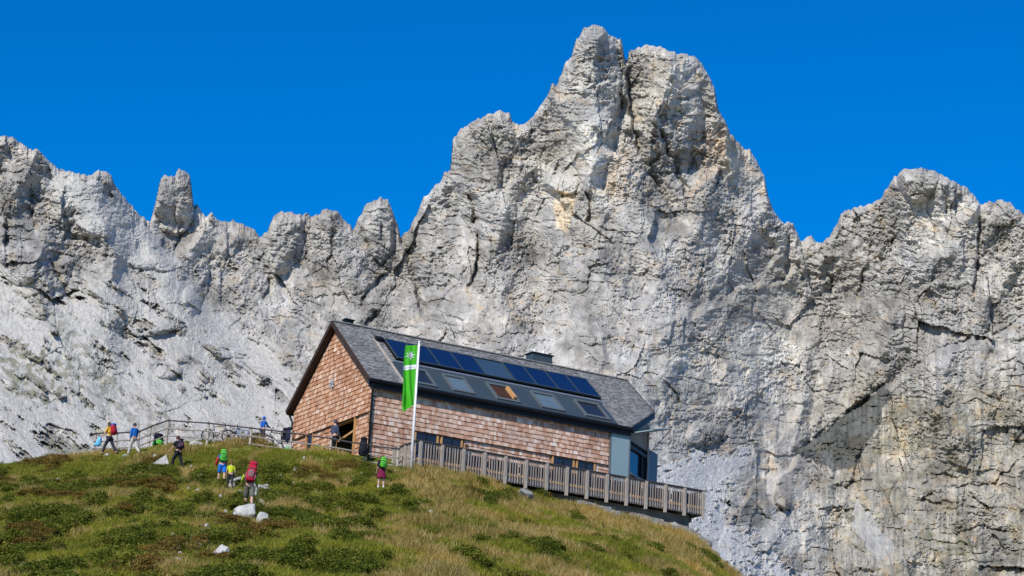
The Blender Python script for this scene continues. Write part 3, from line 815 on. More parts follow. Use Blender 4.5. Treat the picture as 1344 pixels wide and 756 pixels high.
# three shutters of the corner window: one folded on the front wall, one swung out, one lifted
s1 = H(MB().box(13.90, 14.97, FB - 0.11, FB - 0.05, zz(-2.95), zz(-0.42)), "shutter", 'shutter')
H(MB().box(13.83, 13.90, FB - 0.12, FB - 0.02, zz(-2.95), zz(-0.36)).box(14.97, 15.04, FB - 0.12, FB - 0.02, zz(-2.95), zz(-0.36)).box(13.90, 14.97, FB - 0.12, FB - 0.02, zz(-0.42), zz(-0.36)), "shutter_frame", 'frame', s1)
H(cbox(MB(), CL + 0.10, CL + 1.45, -0.02, 0.05, -2.5, -0.42), "shutter", 'slate')  # this shutter's shade is put into its dark colour
fl = MB()
fl_v = [cp(0.1, 0.05, -0.42), cp(CL + 0.0, 0.05, -0.05 + 0.5), cp(CL + 0.25, 1.35, 0.42), cp(0.35, 1.25, -0.05)]
fl_v = [cp(0.10, 0.06, -0.22), cp(CL, 0.06, 0.42), cp(CL + 0.30, 1.15, 0.62), cp(0.40, 1.15, -0.02)]
fl.add(fl_v + [(x, y, z + 0.05) for x, y, z in fl_v], [(3, 2, 1, 0), (4, 5, 6, 7), (0, 1, 5, 4), (1, 2, 6, 5), (2, 3, 7, 6), (3, 0, 4, 7)])
lifted = H(fl, "shutter", 'shutter')
H(MB().tube([fl_v[2], cp(CL + 0.02, 0.06, -0.75)], 0.022, 6), "stay_rod", 'frame', lifted)

# roof slabs
def roof_poly(front):
    if front:
        return [(0, 0), (15.0, 0), (HL, 1.84), (HL, HW / 2), (0, HW / 2)]
    return [(0, HW / 2), (HL, HW / 2), (HL, HW), (0, HW)]
def rz(b):
    return slope * min(b, HW - b)
rf = MB()
for fr_ in (True, False):
    p = roof_poly(fr_); n = len(p)
    rf.add([(a, b, zz(rz(b))) for a, b in p] + [(a, b, zz(rz(b) - TK)) for a, b in p], [tuple(range(n)), tuple(range(2 * n - 1, n - 1, -1))] + [(i, n + i, n + (i + 1) % n, (i + 1) % n) for i in range(n)])
roof = H(rf, "roof", 'soffit')
# rake boards and gutter fascia (dark metal)
for x, b0, b1 in ((-0.03, 0.0, HW / 2 - 0.02), (-0.03, HW, HW / 2 + 0.02), (HL + 0.02, 1.9, HW / 2 - 0.02), (HL + 0.02, HW, HW / 2 + 0.02)):
    H(MB().bar((x, b0, zz(rz(b0) - 0.07)), (x, b1, zz(rz(b1) - 0.07)), 0.05, 0.2), "verge_board", 'soffit', roof)
H(MB().bar((15.0, -0.02, zz(-0.12)), (HL + 0.02, 1.84, zz(rz(1.84) - 0.12)), 0.05, 0.30), "corner_fascia", 'slate_d', roof)
gut = MB()
prof = [(0.02, 0.02), (-0.14, 0.0), (-0.17, -0.08), (-0.12, -0.17), (0.0, -0.2), (0.02, -0.12)]
n = len(prof)
gut.add([(a, y, zz(z)) for a in (-0.04, 15.0) for y, z in prof], [tuple(range(n)), tuple(range(2 * n - 1, n - 1, -1))] + [(i, n + i, n + (i + 1) % n, (i + 1) % n) for i in range(n)])
gut.box(0.0, 14.98, 0.03, 0.08, zz(-0.42), zz(-0.08))
H(gut, "gutter", 'slate_d', roof)
# downpipe at the near corner and at the far gable corner
H(MB().tube([(0.2, -0.05, zz(-0.15)), (0.2, 0.0, zz(-0.3)), (GA - 0.02, FB - 0.10, zz(-0.7)), (GA - 0.02, FB - 0.10, zz(-4.6))], 0.055, 8), "downpipe", 'slate_d', smooth=True)
H(MB().tube([(0.2, HW + 0.05, zz(-0.15)), (GA - 0.02, BBK + 0.08, zz(-0.6)), (GA - 0.02, BBK + 0.08, zz(-4.6))], 0.055, 8), "downpipe", 'slate_d', smooth=True)

# roof shingles: staggered courses on both slopes, proud edges
def roof_shingles():
    V, Q = [], []
    L = math.hypot(HW / 2, HR)
    for side in (0, 1):
        t = 0.0; row = 0
        while t < L - 0.05:
            b_ = t * (HW / 2) / L
            amax = HL if b_ > 1.84 else 15.0 + (HL - 15.0) * b_ / 1.84
            if side == 1:
                amax = HL
            a = -0.04 + (row % 2) * 0.08
            while a < amax:
                wd = random.uniform(0.09, 0.24)
                a1 = min(a + wd, amax)
                # leave the band with panels free of shingles? no: panels stand above it
                th = random.uniform(0.028, 0.055); le = 0.19 + random.uniform(-0.02, 0.035)
                pts = []
                for tt, off in ((t - random.uniform(0, 0.02), th), (t + le, 0.012)):
                    for aa in (a + 0.004, a1 - 0.004):
                        bb = tt * (HW / 2) / L; z = tt * HR / L
                        nb, nz = -HR / L, (HW / 2) / L
                        for oo in (off, 0.0):
                            B, Zc = bb + nb * oo, z + nz * oo
                            pts.append((aa, B if side == 0 else HW - B, zz(Zc)))
                k = len(V); V.extend(pts)
                # 0 low-left top,1 low-left bottom,2 low-right top,3 low-right bottom,4..7 upper
                f = [(0, 2, 6, 4), (0, 1, 3, 2), (0, 4, 5, 1), (2, 3, 7, 6)]
                Q.extend([tuple(k + i for i in (q if side == 0 else q[::-1])) for q in f])
                a = a1
            t += 0.155; row += 1
    me = mesh_np("roof_shingles", np.array(V), quads=np.array(Q))
    link("roof_shingles", me, MAT['sh_roof'], roof, kind="stuff")
roof_shingles()
rc = MB().bar((-0.05, HW / 2, zz(HR + 0.035)), (HL + 0.03, HW / 2, zz(HR + 0.035)), 0.26, 0.05)
H(rc, "ridge_cap", 'sh_roof', roof)

# things on the roof plane: local frame (a, distance up the slope, height off the roof)
RL = math.hypot(HW / 2, HR)
def rp(a, t, o):
    u = t * RL
    return (a, u * (HW / 2) / RL - o * HR / RL, zz(u * HR / RL + o * (HW / 2) / RL))
def rbox(mb, a0, a1, t0, t1, o0, o1, tilt=0.0):
    vs = []
    for o in (0, 1):
        for a, t in ((a0, t0), (a1, t0), (a1, t1), (a0, t1)):
            oo = (o1 if o else o0) + (tilt if t == t1 else 0.0)
            vs.append(rp(a, t, oo))
    return mb.add(vs, [(3, 2, 1, 0), (4, 5, 6, 7), (0, 1, 5, 4), (1, 2, 6, 5), (2, 3, 7, 6), (3, 0, 4, 7)])
# flashing band under the skylights
H(rbox(MB(), 1.98, 14.12, -0.008, 0.385, 0.045, 0.075), "metal_flashing", 'slate', roof)
H(rbox(MB(), 1.98, 14.2, 0.372, 0.392, 0.075, 0.15), "drip_edge", 'steel', roof)
H(rbox(MB(), 2.35, 14.3, 0.40, 0.80, 0.045, 0.06), "panel_underlay", 'slate_d', roof)
H(rbox(MB(), 1.80, 1.98, 0.02, 0.80, 0.045, 0.058), "bare_batten_strip", 'greywood2', roof)
edges = [2.38, 3.58, 4.80, 6.11, 7.43, 9.15, 10.42, 11.72, 13.0, 14.28]
for k in range(9):
    a0, a1 = edges[k] + 0.015, edges[k + 1] - 0.015
    blank = k == 4
    p = rbox(MB(), a0 + 0.03, a1 - 0.03, 0.455, 0.768, 0.17, 0.20, 0.0) if not blank else rbox(MB(), a0 + 0.03, a1 - 0.03, 0.45, 0.765, 0.145, 0.165)
    pan = H(p, "solar_panel", 'solar2' if blank else 'solar', roof) if False else H(p, "solar_panel", 'solar2' if blank else 'solar')
    if blank:
        pan["label"] = "paler grey blue panel in the row"
    f = MB()
    rbox(f, a0, a1, 0.440, 0.452, 0.13, 0.215); rbox(f, a0, a1, 0.770, 0.780, 0.13, 0.215)
    rbox(f, a0, a0 + 0.028, 0.452, 0.770, 0.13, 0.212); rbox(f, a1 - 0.028, a1, 0.452, 0.770, 0.13, 0.212)
    H(f, "panel_frame", 'slate', pan)
    bk = MB(); rbox(bk, a0 + 0.25, a0 + 0.31, 0.44, 0.78, 0.05, 0.128); rbox(bk, a1 - 0.31, a1 - 0.25, 0.44, 0.78, 0.05, 0.128)
    H(bk, "mounting_rail", 'slate_d', pan)
H(rbox(MB(), 1.9, 2.32, 0.755, 0.80, 0.05, 0.22), "pipe_cover", 'slate_d')
# skylights
for k, (a0, a1) in enumerate([(2.55, 3.72), (4.60, 5.85), (7.08, 8.42), (9.66, 11.06), (12.25, 13.75)]):
    t0, t1 = 0.03, 0.315
    sk = H(rbox(MB(), a0 + 0.12, a1 - 0.12, t0 + 0.03, t1 - 0.03, 0.08, 0.10), "skylight", ('glass', 'pale_glass', 'reveal', 'pale_glass', 'glass')[k])
    f = MB()
    rbox(f, a0, a1, t0, t0 + 0.03, 0.076, 0.15); rbox(f, a0, a1, t1 - 0.03, t1, 0.076, 0.17)
    rbox(f, a0, a0 + 0.12, t0 + 0.03, t1 - 0.03, 0.076, 0.16); rbox(f, a1 - 0.12, a1, t0 + 0.03, t1 - 0.03, 0.076, 0.16)
    H(f, "skylight_frame", 'frame', sk)
    if k == 2:     # standing open: sash turned about its middle, wooden inside to be seen
        c0 = (t0 + t1) / 2
        f = MB()
        up = 0.42
        vs = []
        for o in (0.0, 0.05):
            for a, t, oo in ((a0 + 0.14, c0 - 0.03, 0.55), (a1 - 0.14, c0 - 0.03, 0.55), (a1 - 0.14, t1 - 0.035, 0.12), (a0 + 0.14, t1 - 0.035, 0.12)):
                vs.append(rp(a, t, oo + o))
        # a wooden reveal inside the opening
        rv = MB(); rbox(rv, a1 - 0.30, a1 - 0.14, t0 + 0.05, t1 - 0.05, 0.10, 0.26)
        H(rv, "wooden_reveal", 'timber', sk)
# chimney box behind the ridge with two flues, and a small box on the ridge
ch = H(MB().box(11.75, 12.95, HW / 2 + 0.15, HW / 2 + 0.85, zz(HR - 0.8), zz(HR + 0.55)), "chimney", 'slate')
H(MB().box(11.68, 13.02, HW / 2 + 0.08, HW / 2 + 0.92, zz(HR + 0.55), zz(HR + 0.60)), "chimney_cap", 'slate_d', ch)
for ax in (12.05, 12.6):
    H(MB().tube([(ax, HW / 2 + 0.5, zz(HR + 0.60)), (ax, HW / 2 + 0.5, zz(HR + 0.86))], 0.08, 10), "flue", 'white', ch)
vb = H(MB().box(0.68, 1.12, HW / 2 - 0.12, HW / 2 + 0.2, zz(HR + 0.0), zz(HR + 0.22)).box(0.62, 1.18, HW / 2 - 0.18, HW / 2 + 0.26, zz(HR + 0.22), zz(HR + 0.26)), "ridge_vent", 'slate_d')
H(MB().tube([(0.78, HW / 2 + 0.02, zz(HR + 0.26)), (0.78, HW / 2 + 0.02, zz(HR + 0.40))], 0.05, 8), "vent_pipe", 'steel', vb)
H(MB().tube([(0.02, HW / 2, zz(HR)), (0.02, HW / 2, zz(HR + 0.62))], 0.012, 5), "lightning_rod", 'slate_d')
# front ground-floor openings seen above the terrace rail
for k, (a0, a1) in enumerate([(2.85, 3.98), (4.30, 5.32), (10.62, 11.75), (12.05, 13.0)]):
    dr = H(MB().box(a0, a1, FB + 0.06, FB + 0.10, zz(-4.35), zz(-2.12)), "glazed_door", 'glass')
    f = MB()
    f.box(a0 - 0.08, a0, FB + 0.03, FB + 0.105, zz(-4.35), zz(-2.10)).box(a1, a1 + 0.10, FB + 0.03, FB + 0.105, zz(-4.35), zz(-2.10))
    H(f, "door_frame", 'timber', dr)
    H(MB().box((a0 + a1) / 2 - 0.03, (a0 + a1) / 2 + 0.03, FB + 0.035, FB + 0.058, zz(-4.35), zz(-2.12)), "mullion", 'slate_d', dr)
# edelweiss badge on the gable
bd = MB(); cz, cy = 0.62, 4.55
pts = []
for i in range(16):
    r_ = 0.30 if i % 2 == 0 else 0.12
    an = 2 * math.pi * i / 16
    pts.append((cy + r_ * math.sin(an), cz + r_ * math.cos(an)))
n = 16
bd.add([(GA - 0.10, y, zz(z)) for y, z in pts] + [(GA - 0.06, y, zz(z)) for y, z in pts], [tuple(range(n)), tuple(range(2 * n - 1, n - 1, -1))] + [(i, n + i, n + (i + 1) % n, (i + 1) % n) for i in range(n)])
badge = H(bd, "star_badge", 'badge')
H(MB().ell((GA - 0.11, cy, zz(cz)), (0.03, 0.08, 0.08), 10, 6), "badge_centre", 'frame', badge)

# wall shingles: 300 biggest (nearest the near corner) as pieces of their own, the rest one field per wall
def wall_shingles():
    recs = []       # (wall, along, z, width)
    CR = 0.222
    def course(wall, z0, lo, hi, skips=()):
        a = lo
        while a < hi - 0.03:
            wd = min(random.choice((0.09, 0.11, 0.13, 0.16, 0.19, 0.22)) * random.uniform(0.9, 1.1), hi - a)
            mid = a + wd / 2
            if not any(s0 < mid < s1 and z0 < zt for s0, s1, zt in skips):
                recs.append((wall, a, z0 + random.uniform(-0.012, 0.012), wd))
            a += wd
    # front, upper storey and the recessed strip below
    z = -2.05
    while z < -0.35:
        course('F', z, GA - 0.02, 13.82); z += CR
    z = -2.05; zf = -0.35
    zlo = -2.32
    while zlo > -4.5:
        course('f', zlo, GA + 0.05, CH0[0] - 0.02, [(2.7, 5.5, 9), (10.5, 13.15, 9)]); zlo -= CR
    for z in np.arange(-2.05, -0.6, CR):
        pass
    # gable
    z = -1.50
    while z < HR - 0.5:
        half = (HR - 0.30 - (z + 0.10)) / slope
        lo, hi = max(FB - 0.02, HW / 2 - half), min(BBK + 0.02, HW / 2 + half)
        if hi - lo > 0.1:
            course('G', z, lo, hi)
        z += CR
    z = -1.74
    while z > -4.6:
        course('g', z, FB + 0.03, BBK - 0.03, [(DY0 - 0.12, DY1 + 0.12, 9), (WY0 - 0.1, WY1 + 0.1, 9)] if z > -2.75 else [(DY0 - 0.12, DY1 + 0.12, 9)]); z -= CR
    # nearest to the near corner first
    def near(r):
        return (r[1] - FB) if r[0] in 'Gg' else (r[1] - GA) * 0.8
    order = sorted([r for r in recs if r[0] in 'FG'], key=near)
    single = set(id(r) for r in order[:300])
    # unit shingle: x width 1, butt end thick, leaning back
    def unit(name):
        return MB().add([(0.01, 0, 0), (0.99, 0, 0), (0.99, -0.036, 0), (0.01, -0.036, 0), (0.01, 0, 0.25), (0.99, 0, 0.25), (0.99, -0.004, 0.25), (0.01, -0.004, 0.25)],
                        [(0, 1, 2, 3), (7, 6, 5, 4), (3, 2, 6, 7), (0, 3, 7, 4), (1, 5, 6, 2)]).mesh(name)
    uf, ug = unit("shingle_front"), unit("shingle_gable")
    uf.materials.append(MAT['sh_front_o']); ug.materials.append(MAT['sh_gable_o'])
    fields = {'F': [], 'G': []}
    U = np.array([v.co[:] for v in uf.vertices]); FQ = [tuple(p.vertices) for p in uf.polygons]
    for r in recs:
        wall, a, z, wd = r
        rec = 0.0 if (wall == 'f' and a < 2.7) else 0.09 if wall in 'fg' else 0.0
        if id(r) in single:
            o = bpy.data.objects.new("shingle", uf if wall == 'F' else ug)
            col.objects.link(o)
            if wall == 'F':
                o.parent = front_wall; o.location = (a, FB + 0.018, zz(z)); o.scale = (wd, random.uniform(0.8, 1.5), 1)
            else:
                o.parent = gable_wall; o.location = (GA + 0.018, a + wd, zz(z)); o.rotation_euler = (0, 0, -math.pi / 2); o.scale = (wd, random.uniform(0.8, 1.5), 1)
        else:
            q = U.copy(); q[:, 0] *= wd; q[:, 1] *= random.uniform(0.8, 1.5)
            if wall in 'Ff':
                q = q + np.array([a, FB + 0.018 + rec, zz(z)])
            else:
                q = np.stack([q[:, 1] + GA + 0.018 + rec, -q[:, 0] + a + wd, q[:, 2] + zz(z)], -1)
            fields['F' if wall in 'Ff' else 'G'].append(q)
    for k, par, mt in (('F', front_wall, 'sh_front_i'), ('G', gable_wall, 'sh_gable_i')):
        V = np.concatenate(fields[k]); nq = len(fields[k])
        Q = (np.array(FQ)[None] + 8 * np.arange(nq)[:, None, None]).reshape(-1, 4)
        link("wall_shingles", mesh_np("wall_shingles", V, quads=Q), MAT[mt], par, kind="stuff")
wall_shingles()

# ------------------------------------------------------------------ the terrace
RB, RZ, A0, A1 = -3.2, -3.36, 1.12, 17.36
DECK = -4.36
terrace = empty("wooden_terrace", hw(A0, RB, -5.0), YAW, "weathered wooden terrace with slatted railing along the hut front", "terrace")
def TZ(a, b, z):
    return (a - A0, b - RB, z + 5.0)
tm = MB()
def tbox(mb, a0, a1, b0, b1, z0, z1):
    p0, p1 = TZ(a0, b0, z0), TZ(a1, b1, z1)
    return mb.box(p0[0], p1[0], p0[1], p1[1], p0[2], p1[2])
bl = RB + 0.12
pw_ = (FB - RB - 0.12) / 24
fm = tbox(MB(), 0, A1 - A0, 0, pw_ - 0.012, 0, 0.04)
for k in range(24):
    b0 = bl + k * pw_
    tbox(MB(), A0 + 0.05, A1 - 0.05, b0, b0 + pw_ - 0.012, DECK - 0.04, DECK).build("floor_plank", MAT['greywood'], terrace)
tbox(MB(), A0, A1, RB + 0.06, RB + 0.11, DECK - 0.24, DECK + 0.02).build("edge_beam", MAT['greywood'], terrace)
tbox(MB(), A0, A0 + 0.05, RB + 0.11, FB - 0.05, DECK - 0.24, DECK - 0.045).build("edge_beam", MAT['greywood'], terrace)
tbox(MB(), A1 - 0.05, A1, RB + 0.11, FB - 0.05, DECK - 0.24, DECK - 0.045).build("edge_beam", MAT['greywood'], terrace)
for a in np.arange(A0 + 0.6, A1, 1.2):
    tbox(MB(), a, a + 0.1, RB + 0.12, FB - 0.05, DECK - 0.2, DECK - 0.042).build("joist", MAT['wall'], terrace)
# handrails, bottom rails
tbox(MB(), A0 - 0.06, A1 + 0.08, RB - 0.06, RB + 0.09, RZ - 0.05, RZ).build("handrail", MAT['darkrail'], terrace)
tbox(MB(), A1 - 0.10, A1 + 0.06, RB + 0.092, FB - 1.0, RZ - 0.05, RZ).build("handrail", MAT['darkrail'], terrace)
tbox(MB(), A0 - 0.05, A0 + 0.08, RB + 0.092, FB - 0.9, RZ - 0.05, RZ).build("handrail", MAT['darkrail'], terrace)
tbox(MB(), A0, A1, RB + 0.02, RB + 0.058, DECK + 0.06, DECK + 0.18).build("bottom_rail", MAT['timber'], terrace)
tbox(MB(), A0, A1, RB + 0.02, RB + 0.058, RZ - 0.14, RZ - 0.055).build("top_rail", MAT['greywood'], terrace)
for aa in (A0 + 0.02, A1 - 0.06):
    tbox(MB(), aa, aa + 0.04, RB + 0.06, FB - 0.9, DECK + 0.06, DECK + 0.18).build("bottom_rail", MAT['greywood'], terrace)
    tbox(MB(), aa, aa + 0.04, RB + 0.06, FB - 0.9, RZ - 0.14, RZ - 0.055).build("top_rail", MAT['greywood'], terrace)
bal = MB().box(-0.026, 0.026, -0.02, 0.012, 0, 1.12).mesh("baluster"); bal.materials.append(MAT['greywood'])
bal2 = MB().box(-0.026, 0.026, -0.02, 0.012, 0, 1.12).mesh("baluster"); bal2.materials.append(MAT['greywood2'])
pst = MB().box(-0.07, 0.07, -0.06, 0.035, 0, 1.38).mesh("rail_post"); pst.materials.append(MAT['greywood2'])
posts = np.linspace(A0 + 0.12, A1 - 0.12, 15)
for k, a in enumerate(posts):
    link("rail_post", pst, None, terrace, loc=TZ(a, RB - 0.02, RZ - 1.43), rot=(0, 0, random.uniform(-0.02, 0.02)))
    if k < 14:
        for j in range(1, 8):
            x = a + (posts[k + 1] - a) * j / 8 + random.uniform(-0.012, 0.012)
            o = link("baluster", random.choice((bal, bal, bal2)), None, terrace, loc=TZ(x, RB, RZ - 1.18 - random.uniform(0, 0.02)), rot=(0, random.uniform(-0.012, 0.012), 0))
            o.scale = (random.uniform(0.85, 1.15), 1, 1)
for aa, sg in ((A0 - 0.0, 1), (A1, -1)):
    for j in range(1, 15):
        b_ = RB + 0.1 + j * 0.165
        if b_ > FB - 1.0:
            continue
        if j % 7 == 0:
            link("rail_post", pst, None, terrace, loc=TZ(aa, b_, RZ - 1.43), rot=(0, 0, math.pi / 2))
        else:
            link("baluster", random.choice((bal, bal2)), None, terrace, loc=TZ(aa, b_, RZ - 1.18), rot=(0, 0, math.pi / 2))
# masonry under the terrace, set back in the shadow
rw = MB()
p = [hw(A0 + 0.6, RB + 0.55, 0), hw(A1 - 0.55, RB + 0.55, 0), hw(A1 - 0.55, FB - 0.2, 0), hw(A0 + 0.6, FB - 0.2, 0)]
rw.prism([(q[0], q[1]) for q in p], HO[2] - 7.6, HO[2] + DECK - 0.27)
link("retaining_wall", rw.mesh("retaining_wall"), MAT['concrete'], label="dark stained concrete wall carrying the wooden terrace above the slope", cat="wall")
# ------------------------------------------------------------------ colours for small things
_cm = {}
def cloth(c, rough=0.85):
    key = tuple(c)
    if key not in _cm:
        m = simple_mat("cloth_%d" % len(_cm), c, rough, 0.14, 9.0, spec=0.2)
        nt = m.node_tree; b = nt.nodes["Principled BSDF"]
        bump(nt, noise(nt, 14.0, 3, 0.5), 0.35, 0.03, b)
        _cm[key] = m
    return _cm[key]
MAT['skin'] = simple_mat("skin", (0.50, 0.29, 0.20), 0.6, 0.08, 12.0)
MAT['hair'] = simple_mat("brown_hair", (0.055, 0.03, 0.016), 0.7, 0.35, 30.0)
MAT['black'] = simple_mat("black_fabric", (0.012, 0.013, 0.018), 0.8, 0.2, 9.0)
MAT['rubber'] = simple_mat("black_rubber", (0.012, 0.012, 0.012), 0.8, 0.15, 9.0)
MAT['eye'] = simple_mat("eye_dark", (0.02, 0.015, 0.012), 0.2, 0.05, 9.0)

# ------------------------------------------------------------------ people
def skin_mesh(name, pts, edges, radii, sub=2):
    me = bpy.data.meshes.new(name + "_skeleton")
    me.from_pydata([tuple(p) for p in pts], edges, [])
    o = bpy.data.objects.new(name + "_tmp", me)
    col.objects.link(o)
    md = o.modifiers.new("skin", 'SKIN')
    md.use_smooth_shade = True
    sv = me.skin_vertices[0].data
    for i, r in enumerate(radii):
        sv[i].radius = (r, r) if not isinstance(r, tuple) else r
    sv[0].use_root = True
    ss = o.modifiers.new("sub", 'SUBSURF'); ss.levels = sub; ss.render_levels = sub
    dg = bpy.context.evaluated_depsgraph_get()
    ev = o.evaluated_get(dg)
    out = bpy.data.meshes.new_from_object(ev)
    out.name = name
    bpy.data.objects.remove(o)
    bpy.data.meshes.remove(me)
    return out

def join_meshes(name, mes):
    V, F = [], []
    for me in mes:
        n = len(V)
        V += [v.co[:] for v in me.vertices]
        F += [tuple(i + n for i in p.vertices) for p in me.polygons]
    out = bpy.data.meshes.new(name)
    out.from_pydata(V, [], F)
    out.polygons.foreach_set("use_smooth", [True] * len(F))
    out.update()
    return out

def head_mesh(s, tilt):
    """skull with jaw, nose, brow, ears; face towards +y"""
    V, F = [], []
    nu, nv = 20, 14
    for j in range(nv + 1):
        th = math.pi * j / nv
        for i in range(nu):
            ph = 2 * math.pi * i / nu
            x, y, z = math.sin(th) * math.cos(ph), math.sin(th) * math.sin(ph), math.cos(th)
            X, Y, Z = 0.075 * x, 0.095 * y, 0.118 * z
            if z < -0.2:
                k = (-z - 0.2); X *= 1 - 0.35 * k; Y = Y * (1 - 0.25 * k) + 0.018 * k
            if y > 0.6 and abs(x) < 0.45:
                Y += 0.020 * math.exp(-((z + 0.16) / 0.16) ** 2) * math.exp(-(x / 0.2) ** 2)      # nose
                Y += 0.006 * math.exp(-((z - 0.18) / 0.1) ** 2)                                       # brow
                Y += 0.005 * math.exp(-((z + 0.48) / 0.08) ** 2)                                      # lips
            if abs(x) > 0.93 and abs(z + 0.05) < 0.3:
                X *= 1.16                                                                             # ears
            V.append((X, Y, Z))
    for j in range(nv):
        for i in range(nu):
            F.append((j * nu + i, (j + 1) * nu + i, (j + 1) * nu + (i + 1) % nu, j * nu + (i + 1) % nu))
    M = Matrix.Translation(Vector(s[0])) @ Matrix.Rotation(tilt, 4, 'X') @ Matrix.Scale(s[1], 4)
    me = bpy.data.meshes.new("head")
    me.from_pydata([tuple(M @ Vector(v)) for v in V], [], F)
    return me, M

def dirv(pitch, side=0.0):
    """unit vector pointing down, swung forward by pitch and sideways by side"""
    return Vector((math.sin(side) * math.cos(pitch), math.sin(pitch), -math.cos(pitch) * math.cos(side)))

def make_person(label, loc, face, H_=1.75, lean=0.1, legs=((0.35, 0.15), (-0.3, 0.45)), arms=((0.3, 0.5, 0.12), (-0.2, 0.4, 0.12)), top=(0.2, 0.2, 0.2), bottom=(0.1, 0.1, 0.1),
                sleeves=1.0, leg_len=1.0, shoe=(0.05, 0.045, 0.04), hair=(0.05, 0.03, 0.018), cap=None, hood=None, skirt=None, head_tilt=-0.1, sleeve_col=None, socks=None, group=None, sit=False, fat=1.0):
    """legs: (thigh swing, knee bend) left, right; arms: (upper swing, elbow bend, spread) left, right"""
    k = H_ / 1.75
    pelvis = Vector((0, 0, 0.93 * k))
    up = Vector((0, math.sin(lean), math.cos(lean)))
    def J(v):
        return v
    waist = pelvis + up * 0.14 * k
    chest = pelvis + up * 0.34 * k
    neckb = pelvis + up * 0.50 * k
    hup = Vector((0, math.sin(lean * 0.4 - head_tilt * 0.3), math.cos(lean * 0.4)))
    neck = neckb + hup * 0.07 * k
    headc = neckb + hup * 0.175 * k + Vector((0, 0.02 * k, 0))
    P, E, R = [], [], []
    def add(p, r, parent=None):
        P.append(Vector(p)); R.append(r)
        if parent is not None:
            E.append((parent, len(P) - 1))
        return len(P) - 1
    f = fat
    ip = add(pelvis, (0.145 * k * f, 0.115 * k * f))
    iw = add(waist, (0.125 * k * f, 0.10 * k * f), ip)
    ic = add(chest, (0.15 * k * f, 0.11 * k * f), iw)
    inb = add(neckb, (0.075 * k, 0.065 * k), ic)
    inn = add(neck, 0.052 * k, inb)
    add(headc + hup * -0.02, 0.05 * k, inn)
    hands, feet, chains = [], [], {}
    for s, (th, kn) in zip((-1, 1), legs):
        hip = pelvis + Vector((s * 0.095 * k, 0, -0.06 * k))
        knee = hip + dirv(th, s * 0.04) * 0.43 * k
        ank = knee + dirv(th - kn, s * 0.02) * 0.41 * k
        sh = dirv(th - kn)
        toe = ank + Vector((s * 0.03, 0.16 * k, -0.045 * k)) if not sit else ank + Vector((0, 0.15 * k, -0.05 * k))
        chains[('leg', s)] = (hip, knee, ank, toe)
        ih = add(hip, 0.095 * k * f, ip); ik = add(knee, 0.062 * k * f, ih)
        im = add(knee.lerp(ank, 0.35), 0.062 * k * f, ik); ia = add(ank, 0.042 * k, im)
        add(ank + Vector((0, -0.03, -0.05 * k)), 0.04 * k, ia); add(toe, 0.035 * k, ia)
        feet.append(ank)
    for s, (sw, el, sp) in zip((-1, 1), arms):
        shd = neckb + Vector((s * 0.175 * k, 0, -0.05 * k))
        elb = shd + dirv(sw, s * sp) * 0.285 * k
        wr = elb + dirv(sw + el, s * sp * 0.4) * 0.25 * k
        pd = (wr - elb).normalized()
        palm = wr + pd * 0.075 * k
        chains[('arm', s)] = (shd, elb, wr, palm)
        i1 = add(shd, 0.062 * k * f, inb); i2 = add(elb, 0.045 * k * f, i1); i3 = add(wr, 0.030 * k, i2); add(palm, (0.036 * k, 0.02 * k), i3)
        hands.append((palm, pd, s))
    body = skin_mesh("body", P, E, R, 2)
    fingers = []
    for palm, pd, s in hands:
        side = pd.cross(Vector((0, 1, 0.01))).normalized()
        bendv = side.cross(pd).normalized()
        mb = MB()
        for q, (o, ln) in enumerate(((-0.030, 0.060), (-0.010, 0.075), (0.010, 0.07), (0.029, 0.055))):
            a0 = palm + side * o * k; a1 = a0 + pd * ln * 0.55 * k; a2 = a1 + (pd + bendv * 0.7).normalized() * ln * 0.5 * k
            mb.tube([a0, a1, a2], [0.0095 * k, 0.009 * k, 0.007 * k], 5)
        t0 = palm - pd * 0.03 * k - side * 0.028 * k; mb.tube([t0, t0 + (pd - side * 0.8).normalized() * 0.04 * k, t0 + (pd * 1.5 - side * 0.5).normalized() * 0.07 * k], [0.012 * k, 0.010 * k, 0.008 * k], 5)
        fingers.append(mb.mesh("fingers"))
    hm, HM = head_mesh((headc + Vector((0, 0, 0.0)), k), head_tilt)
    full = join_meshes("body", [body, hm] + fingers)
    full.materials.append(MAT['skin'])
    # rest the lowest foot on the ground
    low = min(v.co.z for v in full.vertices)
    root = empty("person", (loc[0], loc[1], loc[2]), face, label, "person", group)
    dz = Vector((0, 0, -low + 0.012)) if not sit else Vector((0, 0, -(pelvis.z - 0.11 * k)))
    def part(name, me, mat):
        if not me.materials:
            me.materials.append(mat)
        o = link(name, me, None, root); o.location = dz
        return o
    bo = part("body", full, MAT['skin'])
    for sx in (-1, 1):
        em = MB().ell(tuple(HM @ Vector((sx * 0.03, 0.083, 0.004))), (0.012 * k, 0.008 * k, 0.008 * k), 8, 5).mesh("eye", True); em.materials.append(MAT['eye'])
        e_ = link("eye", em, None, bo)
    # clothing
    def garment(name, pts, edges, rad, mat, sub=2):
        return part(name, skin_mesh(name, pts, edges, rad, sub), mat)
    # jacket or shirt
    pts, ed, rad = [chest, waist, pelvis + up * 0.02 * k, neckb - up * 0.01 * k], [(0, 1), (1, 2), (0, 3)], [(0.172 * k * f, 0.128 * k * f), (0.15 * k * f, 0.122 * k * f), (0.162 * k * f, 0.132 * k * f), (0.088 * k, 0.078 * k)]
